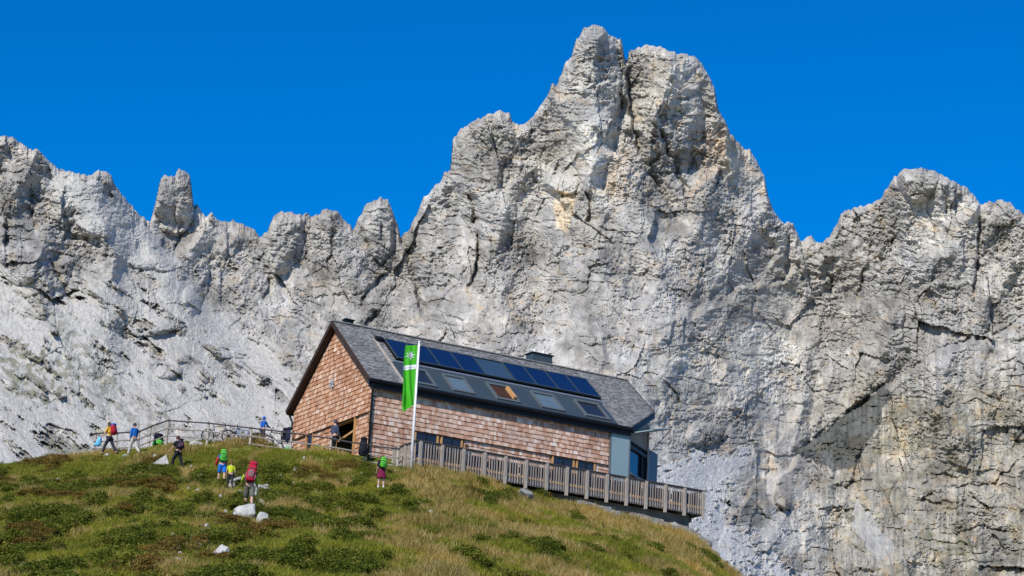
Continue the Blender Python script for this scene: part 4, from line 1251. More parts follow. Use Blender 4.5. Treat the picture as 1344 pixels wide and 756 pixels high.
    for s in (-1, 1):
        shd, elb, wr, palm = chains[('arm', s)]
        end = shd.lerp(elb, min(1, sleeves * 2)) if sleeves <= 0.5 else elb.lerp(wr, (sleeves - 0.5) * 2 * 0.95)
        n = len(pts); pts.append(shd); rad.append(0.078 * k * f); ed.append((3, n))
        if sleeves > 0.5:
            pts.append(elb); rad.append(0.062 * k * f); ed.append((n, n + 1)); pts.append(end); rad.append(0.05 * k); ed.append((n + 1, n + 2))
        else:
            pts.append(end); rad.append(0.066 * k); ed.append((n, n + 1))
    garment("jacket", pts, ed, rad, cloth(top))
    if sleeve_col:
        for s in (-1, 1):
            shd, elb, wr, palm = chains[('arm', s)]
            garment("sleeve", [shd, elb, wr], [(0, 1), (1, 2)], [0.084 * k, 0.068 * k, 0.055 * k], cloth(sleeve_col))
    pts, ed, rad = [pelvis + up * 0.06 * k], [], [(0.155 * k * f, 0.125 * k * f)]
    for s in (-1, 1):
        hip, knee, ank, toe = chains[('leg', s)]
        n = len(pts)
        pts.append(hip + Vector((0, 0, -0.02))); rad.append(0.112 * k * f); ed.append((0, n))
        if leg_len > 0.55:
            pts.append(knee); rad.append(0.083 * k * f); ed.append((n, n + 1)); pts.append(knee.lerp(ank, (leg_len - 0.5) * 2 * 0.96)); rad.append(0.072 * k * f); ed.append((n + 1, n + 2))
        else:
            pts.append(hip.lerp(knee, leg_len * 1.9)); rad.append(0.098 * k * f); ed.append((n, n + 1))
    if skirt is None:
        garment("trousers" if leg_len > 0.55 else "shorts", pts, ed, rad, cloth(bottom))
    else:
        mb = MB(); n = 18; rows = [(0.08, 0.14), (0.0, 0.165), (-0.15, 0.205), (-0.36, 0.25)]
        vs = [(r * k * math.cos(2 * math.pi * i / n) * (1 + 0.05 * (j > 1) * math.cos(6 * math.pi * i / n * 3)), r * 0.85 * k * math.sin(2 * math.pi * i / n), pelvis.z + z * k) for j, (z, r) in enumerate(rows) for i in range(n)]
        mb.add(vs, [(j * n + i, j * n + (i + 1) % n, (j + 1) * n + (i + 1) % n, (j + 1) * n + i)[::-1] for j in range(3) for i in range(n)])
        part("skirt", mb.mesh("skirt", True), cloth(skirt))
    for s in (-1, 1):
        hip, knee, ank, toe = chains[('leg', s)]
        garment("boot", [ank + Vector((0, 0, 0.03 * k)), ank + Vector((0, -0.035 * k, -0.045 * k)), toe], [(0, 1), (1, 2)], [0.058 * k, 0.053 * k, 0.043 * k], cloth(shoe), 1)
        if socks:
            garment("sock", [knee.lerp(ank, 0.55), ank], [(0, 1)], [0.066 * k, 0.055 * k], cloth(socks), 1)
    # hair or cap: shell over the skull, open at the face
    hc = hair if not hood and not cap else (cap or hood)
    mb = MB(); nu, nv = 18, 9
    vs = []
    for j in range(nv + 1):
        th = (math.pi * (0.62 if not hood else 0.8)) * j / nv
        for i in range(nu):
            ph = 2 * math.pi * i / nu
            x, y, z = math.sin(th) * math.cos(ph), math.sin(th) * math.sin(ph), math.cos(th)
            g_ = 1.14 if not hood else 1.32
            if y > 0.45 and z < 0.35:
                y = 0.45; z = max(z, 0.3 if not hood else 0.1)
            vs.append(tuple(HM @ Vector((0.077 * g_ * x, 0.097 * g_ * y, 0.118 * g_ * z + 0.004))))
    mb.add(vs, [(j * nu + i, (j + 1) * nu + i, (j + 1) * nu + (i + 1) % nu, j * nu + (i + 1) % nu) for j in range(nv) for i in range(nu)])
    if cap:
        v0 = [HM @ Vector((x, y, 0.035 + dz_)) for dz_ in (0, 0.008) for x, y in ((-0.07, 0.07), (0.07, 0.07), (0.055, 0.17), (-0.055, 0.17))]
        mb.add(v0, [(3, 2, 1, 0), (4, 5, 6, 7), (0, 1, 5, 4), (1, 2, 6, 5), (2, 3, 7, 6), (3, 0, 4, 7)])
    part("cap" if cap else ("hood" if hood else "hair"), mb.mesh("hair", True), cloth(hc))
    # where a rucksack sits: behind the chest
    back = Matrix.Translation(Vector(loc)) @ Matrix.Rotation(face, 4, 'Z') @ Matrix.Translation(dz + chest)
    info = dict(root=root, back=back, lean=lean, k=k, hands=[Matrix.Translation(Vector(loc)) @ Matrix.Rotation(face, 4, 'Z') @ (dz + h[0]) for h in hands])
    return info

def make_backpack(label, M, size=(0.32, 0.22, 0.55), main=(0.4, 0.02, 0.05), lid=None, roll=None, pocket=None, group=None, tilt=0.0):
    """M: matrix of the carrying point, +y towards the wearer's front; bag hangs on -y"""
    w, d, h = size
    M = M @ Matrix.Rotation(-tilt, 4, 'X')
    root = empty("backpack", M.to_translation(), 0, label, "backpack", group)
    root.rotation_euler = M.to_euler()
    y0 = -0.115 - d / 2
    mb = MB(); n = 14; vs = []
    rows = [(-0.5, 0.70), (-0.47, 0.9), (-0.3, 1.02), (0.0, 1.0), (0.25, 0.95), (0.42, 0.85), (0.5, 0.6)]
    for t, s in rows:
        for i in range(n):
            a = 2 * math.pi * i / n
            c, q = math.cos(a), math.sin(a)
            vs.append((w / 2 * s * math.copysign(abs(c) ** 0.6, c), y0 + d / 2 * s * math.copysign(abs(q) ** 0.6, q), t * h))
    F_ = [(j * n + i, j * n + (i + 1) % n, (j + 1) * n + (i + 1) % n, (j + 1) * n + i) for j in range(len(rows) - 1) for i in range(n)] + [tuple(range(n - 1, -1, -1)), tuple((len(rows) - 1) * n + i for i in range(n))]
    mb.add(vs, F_)
    mb.build("bag", cloth(main), root, smooth=True)
    MB().ell((0, y0 - 0.01, h * 0.52), (w * 0.46, d * 0.55, h * 0.13), 12, 8, 0.75).build("lid", cloth(lid or tuple(x * 0.7 for x in main)), root, smooth=True)
    MB().ell((0, y0 - d * 0.46, -h * 0.12), (w * 0.36, d * 0.22, h * 0.24), 12, 8, 0.7).build("front_pocket", cloth(pocket or tuple(x * 0.8 for x in main)), root, smooth=True)
    for s in (-1, 1):
        MB().ell((s * w * 0.5, y0, -h * 0.25), (w * 0.12, d * 0.36, h * 0.2), 10, 7, 0.8).build("side_pocket", cloth(pocket or tuple(x * 0.6 for x in main)), root, smooth=True)
        MB().tube([(s * 0.09, -0.10, h * 0.40), (s * 0.12, 0.0, h * 0.42), (s * 0.13, 0.135, h * 0.22), (s * 0.13, 0.12, -0.05), (s * 0.15, -0.10, -h * 0.35)], 0.022, 6).build("strap", MAT['black'], root, smooth=True)
    for zz_ in (-0.02, 0.22):
        MB().tube([(-w * 0.5, y0 - d * 0.2, zz_ * h), (-w * 0.3, y0 - d * 0.56, zz_ * h - 0.02), (w * 0.3, y0 - d * 0.56, zz_ * h - 0.02), (w * 0.5, y0 - d * 0.2, zz_ * h)], 0.011, 5).build('compression_strap', cloth((0.09, 0.09, 0.10)), root)
    if roll:
        MB().tube([(-w * 0.62, y0, h * 0.64), (w * 0.62, y0, h * 0.64)], 0.085, 12).build("sleeping_mat_roll", cloth(roll), root, smooth=True)
    return root

def facing(px):
    return 0.0
# headings: 0 looks away from the camera (+y); positive turns to the left
p = stand(142, 597)
a = make_person("hiker in yellow top and dark trousers striding downhill with a light blue jacket in hand", p, 1.15, 1.74, 0.16, ((0.42, 0.1), (-0.42, 0.25)), ((0.35, 0.5, 0.1), (0.1, 0.6, 0.1)), top=(0.62, 0.36, 0.04), bottom=(0.03, 0.032, 0.045), sleeves=0.45, hair=(0.10, 0.05, 0.02), group=None)
make_backpack("red backpack with blue top on the hiker in yellow", a['back'], (0.33, 0.24, 0.52), (0.42, 0.012, 0.03), lid=(0.015, 0.13, 0.48), pocket=(0.25, 0.01, 0.025), tilt=a['lean'])
hnd = a['hands'][0]
jm = MB(); vs = []; n = 10
for j, (t, r1, r2) in enumerate(((0.02, 0.03, 0.03), (-0.10, 0.09, 0.05), (-0.28, 0.15, 0.06), (-0.42, 0.17, 0.05), (-0.50, 0.10, 0.02))):
    for i in range(n):
        an = 2 * math.pi * i / n
        vs.append((-0.05 * j + r1 * (1 + 0.25 * math.sin(3 * an + j)) * math.cos(an), r2 * math.sin(an), t + 0.04 * math.cos(2 * an + j)))
jm.add(vs, [(j * n + i, j * n + (i + 1) % n, (j + 1) * n + (i + 1) % n, (j + 1) * n + i)[::-1] for j in range(4) for i in range(n)] + [tuple(range(n)), tuple(range(5 * n - 1, 4 * n - 1, -1))])
jm.build("jacket", cloth((0.16, 0.50, 0.78)), None, smooth=True, loc=(hnd.x, hnd.y, hnd.z), rot=(0, 0, 0.4), label="light blue jacket dangling from the hand of the hiker in yellow", cat="jacket")

p = stand(174, 599)
make_person("walker in blue jacket, pale grey trousers and dark cap without a backpack", p, 0.75, 1.76, 0.08, ((0.32, 0.05), (-0.25, 0.55)), ((-0.12, 0.25, 0.12), (0.25, 0.4, 0.12)), top=(0.012, 0.12, 0.40), bottom=(0.46, 0.44, 0.40), cap=(0.05, 0.04, 0.06), shoe=(0.22, 0.18, 0.14))
p = stand(232, 617)
a = make_person("hiker all in black short sleeves climbing past the white triangular boulder", p, 0.95, 1.74, 0.16, ((0.5, 0.45), (-0.32, 0.05)), ((0.45, 0.35, 0.12), (-0.3, 0.5, 0.12)), top=(0.018, 0.018, 0.026), bottom=(0.012, 0.014, 0.02), sleeves=0.4, hair=(0.06, 0.022, 0.02), shoe=(0.16, 0.15, 0.14))
make_backpack("small dark blue daypack on the hiker in black", a['back'], (0.28, 0.17, 0.42), (0.02, 0.022, 0.05), lid=(0.02, 0.02, 0.03), pocket=(0.14, 0.06, 0.08), tilt=a['lean'])
p = stand(290, 635)
a = make_person("hiker in bright blue shorts and red and blue shirt bending forward uphill", p, 0.25, 1.66, 0.42, ((0.42, 0.3), (-0.12, 0.12)), ((0.5, 0.4, 0.25), (0.45, 0.5, 0.1)), top=(0.02, 0.10, 0.42), bottom=(0.01, 0.155, 0.62), sleeves=0.5, leg_len=0.5, sleeve_col=(0.60, 0.04, 0.05), hair=(0.25, 0.06, 0.04), socks=(0.02, 0.02, 0.04), head_tilt=-0.3)
make_backpack("bright green backpack on the hiker in blue shorts", a['back'], (0.30, 0.21, 0.5), (0.08, 0.40, 0.045), lid=(0.12, 0.48, 0.07), pocket=(0.05, 0.26, 0.04), tilt=a['lean'] * 0.6)
p = stand(301, 642)
make_person("small child in neon yellow shirt and dark trousers walking between two hikers", p, 0.2, 1.18, 0.12, ((0.3, 0.1), (-0.25, 0.3)), ((0.2, 0.3, 0.25), (-0.1, 0.8, 0.35)), top=(0.48, 0.55, 0.02), bottom=(0.03, 0.032, 0.035), sleeves=0.4, hair=(0.16, 0.07, 0.03), fat=1.05)
p = stand(325, 672)
a = make_person("hiker with neon sleeves and grey shorts stepping up beside white rocks with a pole", p, 0.08, 1.80, 0.22, ((0.45, 0.5), (-0.22, 0.02)), ((0.75, 0.45, 0.5), (0.35, 0.95, 0.2)), top=(0.10, 0.02, 0.025), bottom=(0.13, 0.125, 0.10), sleeves=0.9, sleeve_col=(0.45, 0.58, 0.04), leg_len=0.52, socks=(0.02, 0.02, 0.02), hair=(0.05, 0.035, 0.025), shoe=(0.03, 0.03, 0.03))
make_backpack("tall red trekking backpack with grey trim on the hiker in grey shorts", a['back'] @ Matrix.Translation((0.02, 0, 0.05)) @ Matrix.Rotation(0.14, 4, 'Y'), (0.34, 0.24, 0.68), (0.40, 0.012, 0.04), lid=(0.42, 0.015, 0.05), pocket=(0.22, 0.10, 0.11), tilt=a['lean'])
h = a['hands'][1]
g0 = gz(h.x + 0.16, h.y + 0.1)
tp = empty("trekking_pole", (h.x + 0.16, h.y + 0.1, g0), 0, "thin yellowish trekking pole in the right hand of the hiker in grey shorts", "trekking pole")
MB().tube([(0, 0, 0), (-0.13, -0.08, h.z - g0 - 0.02)], 0.014, 6).build("shaft", simple_mat("pole_yellow", (0.62, 0.60, 0.30), 0.4), tp)
MB().tube([(-0.13, -0.08, h.z - g0 - 0.06), (-0.16, -0.1, h.z - g0 + 0.06)], 0.02, 8).build("grip", MAT['black'], tp)
p = stand(499.5, 643.5)
a = make_person("child in black top and magenta skirt standing alone on the meadow below the flagpole", p, 0.35, 1.50, 0.05, ((0.08, 0.05), (-0.05, 0.05)), ((0.1, 0.5, 0.1), (0.1, 0.6, 0.1)), top=(0.02, 0.018, 0.02), skirt=(0.17, 0.010, 0.05), sleeves=0.5, hair=(0.09, 0.045, 0.025), socks=(0.6, 0.62, 0.68), shoe=(0.06, 0.05, 0.22), head_tilt=-0.05)
make_backpack("lime green backpack on the child in magenta skirt", a['back'], (0.27, 0.19, 0.40), (0.10, 0.45, 0.04), lid=(0.14, 0.52, 0.06), pocket=(0.06, 0.30, 0.03), tilt=0.1)
# behind the fence
def ground_at(px, py, d):
    q = at(px, py, d); return np.array([q[0], q[1], gz(q[0], q[1])])
p = ground_at(343, 588, 115.9)
make_person("child in blue hooded jacket standing behind the rail fence by the bicycles", p, -0.6, 1.42, 0.05, ((0.05, 0.05), (-0.05, 0.05)), ((0.1, 0.2, 0.08), (0.7, 0.6, 0.08)), top=(0.012, 0.10, 0.40), hood=(0.012, 0.10, 0.40), bottom=(0.05, 0.045, 0.06), head_tilt=0.0)
q = hw(GA - 0.45, 3.1, 0)
make_person("person in dark blue top standing in the doorway of the shingled gable", (q[0], q[1], gz(q[0], q[1])), YAW - math.pi / 2 + 0.3, 1.72, 0.05, ((0.08, 0.05), (-0.08, 0.1)), ((0.1, 0.3, 0.1), (0.15, 0.4, 0.1)), top=(0.05, 0.065, 0.11), bottom=(0.015, 0.016, 0.02), cap=(0.05, 0.055, 0.09))
# ------------------------------------------------------------------ rail fence along the crest
# photo direction of the rail top at each post, distance, how far the post stands above the rail
FP = [(126, 568, 118.9, 0.03), (154, 567.5, 119.0, 0.03), (183, 565.5, 118.5, 0.03), (198, 559, 118.0, 0.03), (221, 551, 117.5, 0.08), (274, 554.5, 116.4, 0.06), (330, 561, 115.2, 0.06), (383, 567.5, 112.6, 0.10), (435, 574.5, 109.6, 0.16), (480, 582.5, 106.9, 0.06), (523, 588, 105.6, 0.10)]
ftop = [at(px, py, d) for px, py, d, e in FP]
fgr = [gz(q[0], q[1]) for q in ftop]
base = np.array([ftop[4][0], ftop[4][1], fgr[4]])
fence = empty("rail_fence", tuple(base), 0, "weathered wooden fence with three rails along the grassy crest beside the hut", "fence")
for k, q in enumerate(ftop):
    w_ = 0.062 if k != 4 else 0.08
    lo = fgr[k] - 0.35 - q[2]
    MB().tube([(0, 0, lo), (0, 0, lo * 0.5), (0, 0, FP[k][3])], [w_, w_ * 0.95, w_ * 0.9], 7).build("post", MAT['greywood2'], fence, loc=tuple(q - base), rot=(0, 0, random.uniform(0, 3)))
for k in range(len(FP) - 1):
    for dn, th in ((0.05, 0.042), (0.47, 0.038), (0.86, 0.034)):
        a_ = Vector(ftop[k] - base) + Vector((0, -0.07, -dn)); b_ = Vector(ftop[k + 1] - base) + Vector((0, -0.07, -dn))
        d_ = (b_ - a_).normalized()
        mid = a_.lerp(b_, 0.5) + Vector((0, 0, random.uniform(-0.03, 0.01)))
        MB().tube([a_ - d_ * 0.08, mid, b_ + d_ * 0.08], [th, th * 0.95, th * 0.9], 6).build("rail", MAT['darkrail'] if dn < 0.1 else MAT['greywood'], fence)

# ------------------------------------------------------------------ bicycles behind the fence
def bicycle(label, loc, rz, frame_col, lean=0.12):
    root = empty("bicycle", tuple(loc), rz, label, "bicycle")
    root.rotation_euler = (lean, 0, rz)
    R_ = 0.345
    tyre = MB().torus((0, 0, 0), R_ - 0.022, 0.027, n=30).mesh("tyre", True); tyre.materials.append(MAT['rubber'])
    rim = MB().torus((0, 0, 0), R_ - 0.055, 0.013, n=30, m=5)
    for i in range(12):
        a_ = 2 * math.pi * i / 12
        rim.tube([(0, 0.012 * (-1) ** i, 0), ((R_ - 0.06) * math.cos(a_), 0, (R_ - 0.06) * math.sin(a_))], 0.003, 4)
    rim.tube([(0, -0.05, 0), (0, 0.05, 0)], 0.022, 8)
    rimm = rim.mesh("rim"); rimm.materials.append(MAT['slate_d'])
    for x in (-0.53, 0.53):
        w_ = link("wheel", tyre, None, root, loc=(x, 0, R_))
        link("rim", rimm, None, w_)
    bbk, st, hd, sd = (-0.09, 0, 0.30), (-0.24, 0, 0.80), (0.37, 0, 0.86), (0.40, 0, 0.74)
    f = MB()
    for a_, b_, r_ in ((bbk, st, 0.017), (st, hd, 0.018), (bbk, sd, 0.022), (hd, sd, 0.022), ((-0.53, 0.05, R_), (-0.09, 0.03, 0.30), 0.011), ((-0.53, -0.05, R_), (-0.09, -0.03, 0.30), 0.011), ((-0.53, 0.05, R_), (-0.21, 0.02, 0.70), 0.010), ((-0.53, -0.05, R_), (-0.21, -0.02, 0.70), 0.010)):
        f.tube([a_, b_], r_, 7)
    f.build("frame", cloth(frame_col, 0.35), root, smooth=True)
    MB().tube([(0.40, 0, 0.76), (0.43, 0.055, 0.66), (0.53, 0.055, R_)], 0.016, 7).tube([(0.43, 0.055, 0.66), (0.43, -0.055, 0.66), (0.53, -0.055, R_)], 0.016, 7).build("fork", MAT['slate_d'], root, smooth=True)
    MB().tube([(-0.24, 0, 0.80), (-0.28, 0, 0.95)], 0.014, 7).build("seat_post", MAT['slate_d'], root)
    MB().ell((-0.27, 0, 0.97), (0.14, 0.065, 0.035), 10, 6).build("saddle", MAT['black'], root, smooth=True)
    hb = MB().tube([(0.37, 0, 0.86), (0.34, 0, 0.98)], 0.016, 7).tube([(0.30, -0.34, 1.0), (0.35, -0.1, 0.98), (0.35, 0.1, 0.98), (0.30, 0.34, 1.0)], 0.015, 7).build("handlebar", MAT['black'], root, smooth=True)
    for s in (-1, 1):
        MB().tube([(0.31, s * 0.25, 0.996), (0.295, s * 0.37, 1.002)], 0.021, 7).build("grip", MAT['rubber'], hb)
    MB().torus((-0.09, 0.05, 0.30), 0.085, 0.008, n=18, m=5).tube([(-0.09, 0.03, 0.30), (0.03, 0.07, 0.19)], 0.011, 6).tube([(-0.09, -0.03, 0.30), (-0.21, -0.07, 0.41)], 0.011, 6).build("crank", MAT['slate_d'], root)
    return root
for px, d, rz_, cc, lb in ((285, 117.2, -0.10, (0.03, 0.03, 0.035), "dark mountain bike leaning on the rail fence beside the hut"), (318, 116.7, math.pi - 0.1, (0.03, 0.16, 0.42), "blue framed bicycle leaning on the rail fence beside a dark one"), (364, 115.3, math.pi + 0.15, (0.03, 0.03, 0.03), "dark bicycle at the rail fence nearest the gable wall")):
    q = at(px, 585, d)
    bicycle(lb, (q[0], q[1], gz(q[0], q[1]) + 0.02), rz_, cc)
# ------------------------------------------------------------------ rucksacks and jackets left on the fence
def pack_at(label, px, py, d, size, main, rz_=0.0, **kw):
    q = at(px, py, d)
    M = Matrix.Translation(Vector(q)) @ Matrix.Rotation(rz_, 4, 'Z')
    return make_backpack(label, M, size, main, **kw)
q = ground_at(206, 575, 118.7)
for k_, (dx_, c1, c2, lb) in enumerate(((0.0, (0.10, 0.50, 0.06), (0.02, 0.02, 0.03), "black and green rucksack set down against the fence near the corner post"),)):
    make_backpack(lb, Matrix.Translation((q[0] + dx_, q[1], q[2] + 0.36)) @ Matrix.Rotation(0.5, 4, 'Z'), (0.5, 0.32, 0.66), c2, lid=(0.03, 0.03, 0.04), pocket=c1, tilt=0.15)
pack_at("black rucksack hung on the fence left of the gable downpipe", 373, 573, 113.5, (0.30, 0.22, 0.62), (0.014, 0.015, 0.025), 0.3)
pack_at("navy rucksack hung on the fence right of the gable downpipe", 381.5, 573, 112.9, (0.32, 0.24, 0.66), (0.018, 0.022, 0.05), -0.2)
q = ground_at(394, 588, 113.2)
make_backpack("yellow green rucksack with red top standing by the gable wall", Matrix.Translation((q[0], q[1], q[2] + 0.42)) @ Matrix.Rotation(0.2, 4, 'Z'), (0.42, 0.3, 0.62), (0.32, 0.42, 0.03), lid=(0.40, 0.02, 0.05), tilt=0.0)
q = ground_at(376, 590, 112.4)
make_backpack("small mint green bag lying at the foot of the fence", Matrix.Translation((q[0], q[1] + 0.15, q[2] + 0.17)) @ Matrix.Rotation(0.6, 4, 'Z'), (0.3, 0.2, 0.3), (0.2, 0.62, 0.3), tilt=0.5)
q = ground_at(418, 595, 110.3)
make_backpack("lime yellow bag lying flat in the grass before the gable", Matrix.Translation((q[0], q[1] + 0.15, q[2] + 0.16)) @ Matrix.Rotation(1.2, 4, 'Z'), (0.26, 0.2, 0.45), (0.34, 0.46, 0.06), tilt=1.3)
pack_at("black rucksack hanging beside the near corner downpipe", 476, 589, 106.75, (0.36, 0.26, 0.78), (0.012, 0.013, 0.02), 0.2)

# ------------------------------------------------------------------ flagpole and flag
fp = stand(539.5, 617, 95, 108)
fpole = empty("flagpole", tuple(fp), 0, "tall white flagpole standing in dry grass before the terrace corner", "flagpole")
PH = 6.02
MB().tube([(0, 0, -0.4), (0, 0, PH)], [0.06, 0.045], 12).build("pole", MAT['white'], fpole, smooth=True)
MB().ell((0, 0, PH + 0.05), (0.06, 0.06, 0.06), 10, 7).build("finial", MAT['white'], fpole, smooth=True)
MB().tube([(0, 0, -0.05), (0, 0, 0.12)], 0.10, 10).build("foot_collar", MAT['steel'], fpole)
MB().tube([(-0.055, -0.02, PH - 0.1), (-0.07, -0.03, PH * 0.5), (-0.06, -0.02, 0.9)], 0.006, 4).build("halyard", MAT['white'], fpole)
FH, FW_ = 2.95, 0.62
fdir = Vector((-0.70, -0.30, 0)).normalized(); fnor = Vector((fdir.y, -fdir.x, 0))   # towards the camera
if fnor.y > 0:
    fnor = -fnor
flag = empty("flag", (fp[0], fp[1], fp[2] + PH - 0.1 - FH), 0, "bright green banner flag with white flower emblem hanging from the flagpole", "flag")
def fsurf(s, t, off=0.0):
    """s: 0 at the pole .. 1 free edge, t: 0 top .. 1 bottom"""
    w_ = FW_ * (1 - 0.06 * t - 0.22 * t ** 4)
    droop = 0.10 * s + 0.16 * s * t - 0.10 * t * (1 - s) * (1 if t > 0.6 else t / 0.6)
    curl = sstep(0.72, 1.0, np.array(t)).item()
    x = s * w_ * (1 + 0.10 * math.sin(t * 3.0)) - 0.02
    wav = 0.085 * s * math.sin(13 * s + 3.0 * t) * (0.4 + t) + 0.05 * s * math.sin(8.5 * s + 5.0 * t + 0.5) + 0.16 * s * t * math.sin(7.0 * t + 4.5 * s) + 0.16 * curl * math.sin(5.0 * s + 0.6) * s
    p_ = fdir * x + fnor * (wav + off) + Vector((-0.08, 0, FH * (1 - t) - droop))
    return p_
def fpatch(name, st_faces, mat, off, parent=flag):
    mb = MB(); mb.add([fsurf(s, t, off) for s, t in st_faces[0]], st_faces[1]); return mb.build(name, mat, parent, smooth=True)
def grid(s0, s1, t0, t1, n, m):
    pts = [(s0 + (s1 - s0) * i / n, t0 + (t1 - t0) * j / m) for j in range(m + 1) for i in range(n + 1)]
    return pts, [(j * (n + 1) + i, j * (n + 1) + i + 1, (j + 1) * (n + 1) + i + 1, (j + 1) * (n + 1) + i) for j in range(m) for i in range(n)]
mg, nt, b = new_mat("green_flag_cloth")
nt.links.new(ramp(nt, noise(nt, 2.0), [(0.3, (0.055, 0.50, 0.008)), (0.7, (0.08, 0.60, 0.015))]), b.inputs['Base Color'])
b.inputs['Roughness'].default_value = 0.8
tr = nt.nodes.new("ShaderNodeBsdfTranslucent"); tr.inputs[0].default_value = (0.09, 0.7, 0.015, 1)
mx = nt.nodes.new("ShaderNodeMixShader"); mx.inputs[0].default_value = 0.3
nt.links.new(b.outputs[0], mx.inputs[1]); nt.links.new(tr.outputs[0], mx.inputs[2])
nt.links.new(mx.outputs[0], nt.nodes["Material Output"].inputs['Surface'])
cl_ = fpatch("flag_cloth", grid(0, 1, 0, 1, 14, 40), mg, 0.0)
wm = simple_mat("white_flag_print", (0.80, 0.80, 0.82), 0.8, 0.04, 4.0)
gm = simple_mat("grey_flag_print", (0.30, 0.32, 0.36), 0.8, 0.04, 4.0)
fpatch("white_band", grid(0.03, 0.99, 0.318, 0.388, 14, 3), wm, 0.006, cl_)
# eight-pointed flower
def star(name, r0, r1, n, mat, off, ang=0.0):
    cs, ct = 0.52, 0.165
    asp = FW_ / FH
    pts = [(cs, ct)]
    for i in range(2 * n):
        a_ = 2 * math.pi * i / (2 * n) + ang; r_ = r0 if i % 2 == 0 else r1
        pts.append((cs + r_ * math.cos(a_), ct + r_ * asp * math.sin(a_)))
    fs = [(0, 1 + i, 1 + (i + 1) % (2 * n)) for i in range(2 * n)]
    return fpatch(name, (pts, fs), mat, off, cl_)
star("emblem", 0.42, 0.15, 8, wm, 0.007, 0.2)
star("emblem_centre", 0.15, 0.13, 6, gm, 0.010)
tc = bpy.data.curves.new("lettering", 'FONT'); tc.body = "alpenverein"; tc.size = 1.0; tc.align_x = 'LEFT'
to = bpy.data.objects.new("lettering_tmp", tc); col.objects.link(to)
tme = bpy.data.meshes.new_from_object(to.evaluated_get(bpy.context.evaluated_depsgraph_get()))
bpy.data.objects.remove(to)
xs_ = [v.co.x for v in tme.vertices]; wdt = max(xs_) - min(xs_)
for v in tme.vertices:
    s_ = 0.90 - 0.80 * (v.co.x - min(xs_)) / wdt
    t_ = 0.368 - 0.042 * v.co.y
    v.co = fsurf(s_, t_, 0.011)
tme.materials.append(gm)
link("lettering", tme, None, cl_)

# ------------------------------------------------------------------ tables, benches and guests on the terrace
MAT['table'] = simple_mat("dark_table_wood", (0.018, 0.018, 0.032), 0.7, 0.3, 3.0)
def beer_table(a):
    q = hw(a, RB + 1.12, DECK)
    t = empty("terrace_table", tuple(q), YAW, "dark wooden table standing behind the slatted terrace railing", "table", "tables on the terrace")
    MB().box(-0.72, 0.72, -0.36, 0.36, 0.71, 0.75).build("tabletop", MAT['table'], t)
    for x in (-0.55, 0.55):
        MB().box(x - 0.04, x + 0.04, -0.3, 0.3, 0, 0.06).box(x - 0.035, x + 0.035, -0.05, 0.05, 0.06, 0.71).build("leg", MAT['table'], t)
    for sy in (-0.66, 0.66):
        q2 = hw(a, RB + 1.12 + sy, DECK)
        bn = empty("terrace_bench", tuple(q2), YAW, "dark wooden bench drawn up to a table on the terrace", "bench", "benches on the terrace")
        MB().box(-0.82, 0.82, -0.15, 0.15, 0.42, 0.46).build("seat", MAT['table'], bn)
        if sy < 0:
            MB().box(-0.82, 0.82, -0.17, -0.13, 0.10, 0.80).build("backrest", MAT['table'], bn)
        for x in (-0.55, 0.55):
            MB().box(x - 0.03, x + 0.03, -0.13, 0.13, 0, 0.42).build("leg", MAT['table'], bn)
for a_ in np.linspace(2.4, 16.4, 9):
    beer_table(float(a_))
for a_, sy, fc, tp_, bt, lb in ((8.0, 0.66, math.pi, (0.55, 0.30, 0.30), (0.3, 0.03, 0.04), "guest in pink shirt seated at a terrace table facing the railing"),
                                (12.9, 0.66, math.pi, (0.45, 0.05, 0.07), (0.03, 0.03, 0.05), "guest in red shirt seated at a terrace table near the blue grey shutter"),
                                (4.0, -0.66, 0.0, (0.06, 0.08, 0.16), (0.02, 0.02, 0.03), "guest in navy shirt seated with back to the railing by the glazed doors"),
                                (14.75, 0.66, math.pi, (0.5, 0.52, 0.6), (0.05, 0.05, 0.08), "guest in pale shirt seated on the terrace below the corner window")):
    q = hw(a_, RB + 1.12 + sy, DECK + 0.46)
    make_person(lb, tuple(q), YAW + fc, 1.70, 0.12, ((1.5, 1.5), (1.45, 1.45)), ((0.6, 0.9, 0.1), (0.6, 0.8, 0.1)), top=tp_, bottom=bt, sleeves=0.5, sit=True)
# ------------------------------------------------------------------ stones and boulders
def stone_material(name, c):
    m, nt, b = new_mat(name)
    n1 = noise(nt, 3.0, 6, 0.7); n2 = noise(nt, 14.0, 5, 0.7)
    cc = ramp(nt, n1, [(0.3, tuple(x * 0.62 for x in c)), (0.5, c), (0.7, tuple(min(0.85, x * 1.2) for x in c))])
    cc = mixc(nt, 0.5, cc, ramp(nt, n2, [(0.3, (0.6, 0.6, 0.58)), (0.55, (1, 1, 1))]), 'MULTIPLY')
    nt.links.new(cc, b.inputs['Base Color']); b.inputs['Roughness'].default_value = 0.95; b.inputs['Specular IOR Level'].default_value = 0.15
    bump(nt, n2, 0.7, 0.05, b)
    return m
MAT['stone_w'] = stone_material("white_limestone", (0.50, 0.49, 0.46))
MAT['stone_g'] = stone_material("grey_stone", (0.33, 0.32, 0.30))
MAT['stone_b'] = stone_material("wall_stone", (0.36, 0.32, 0.26))
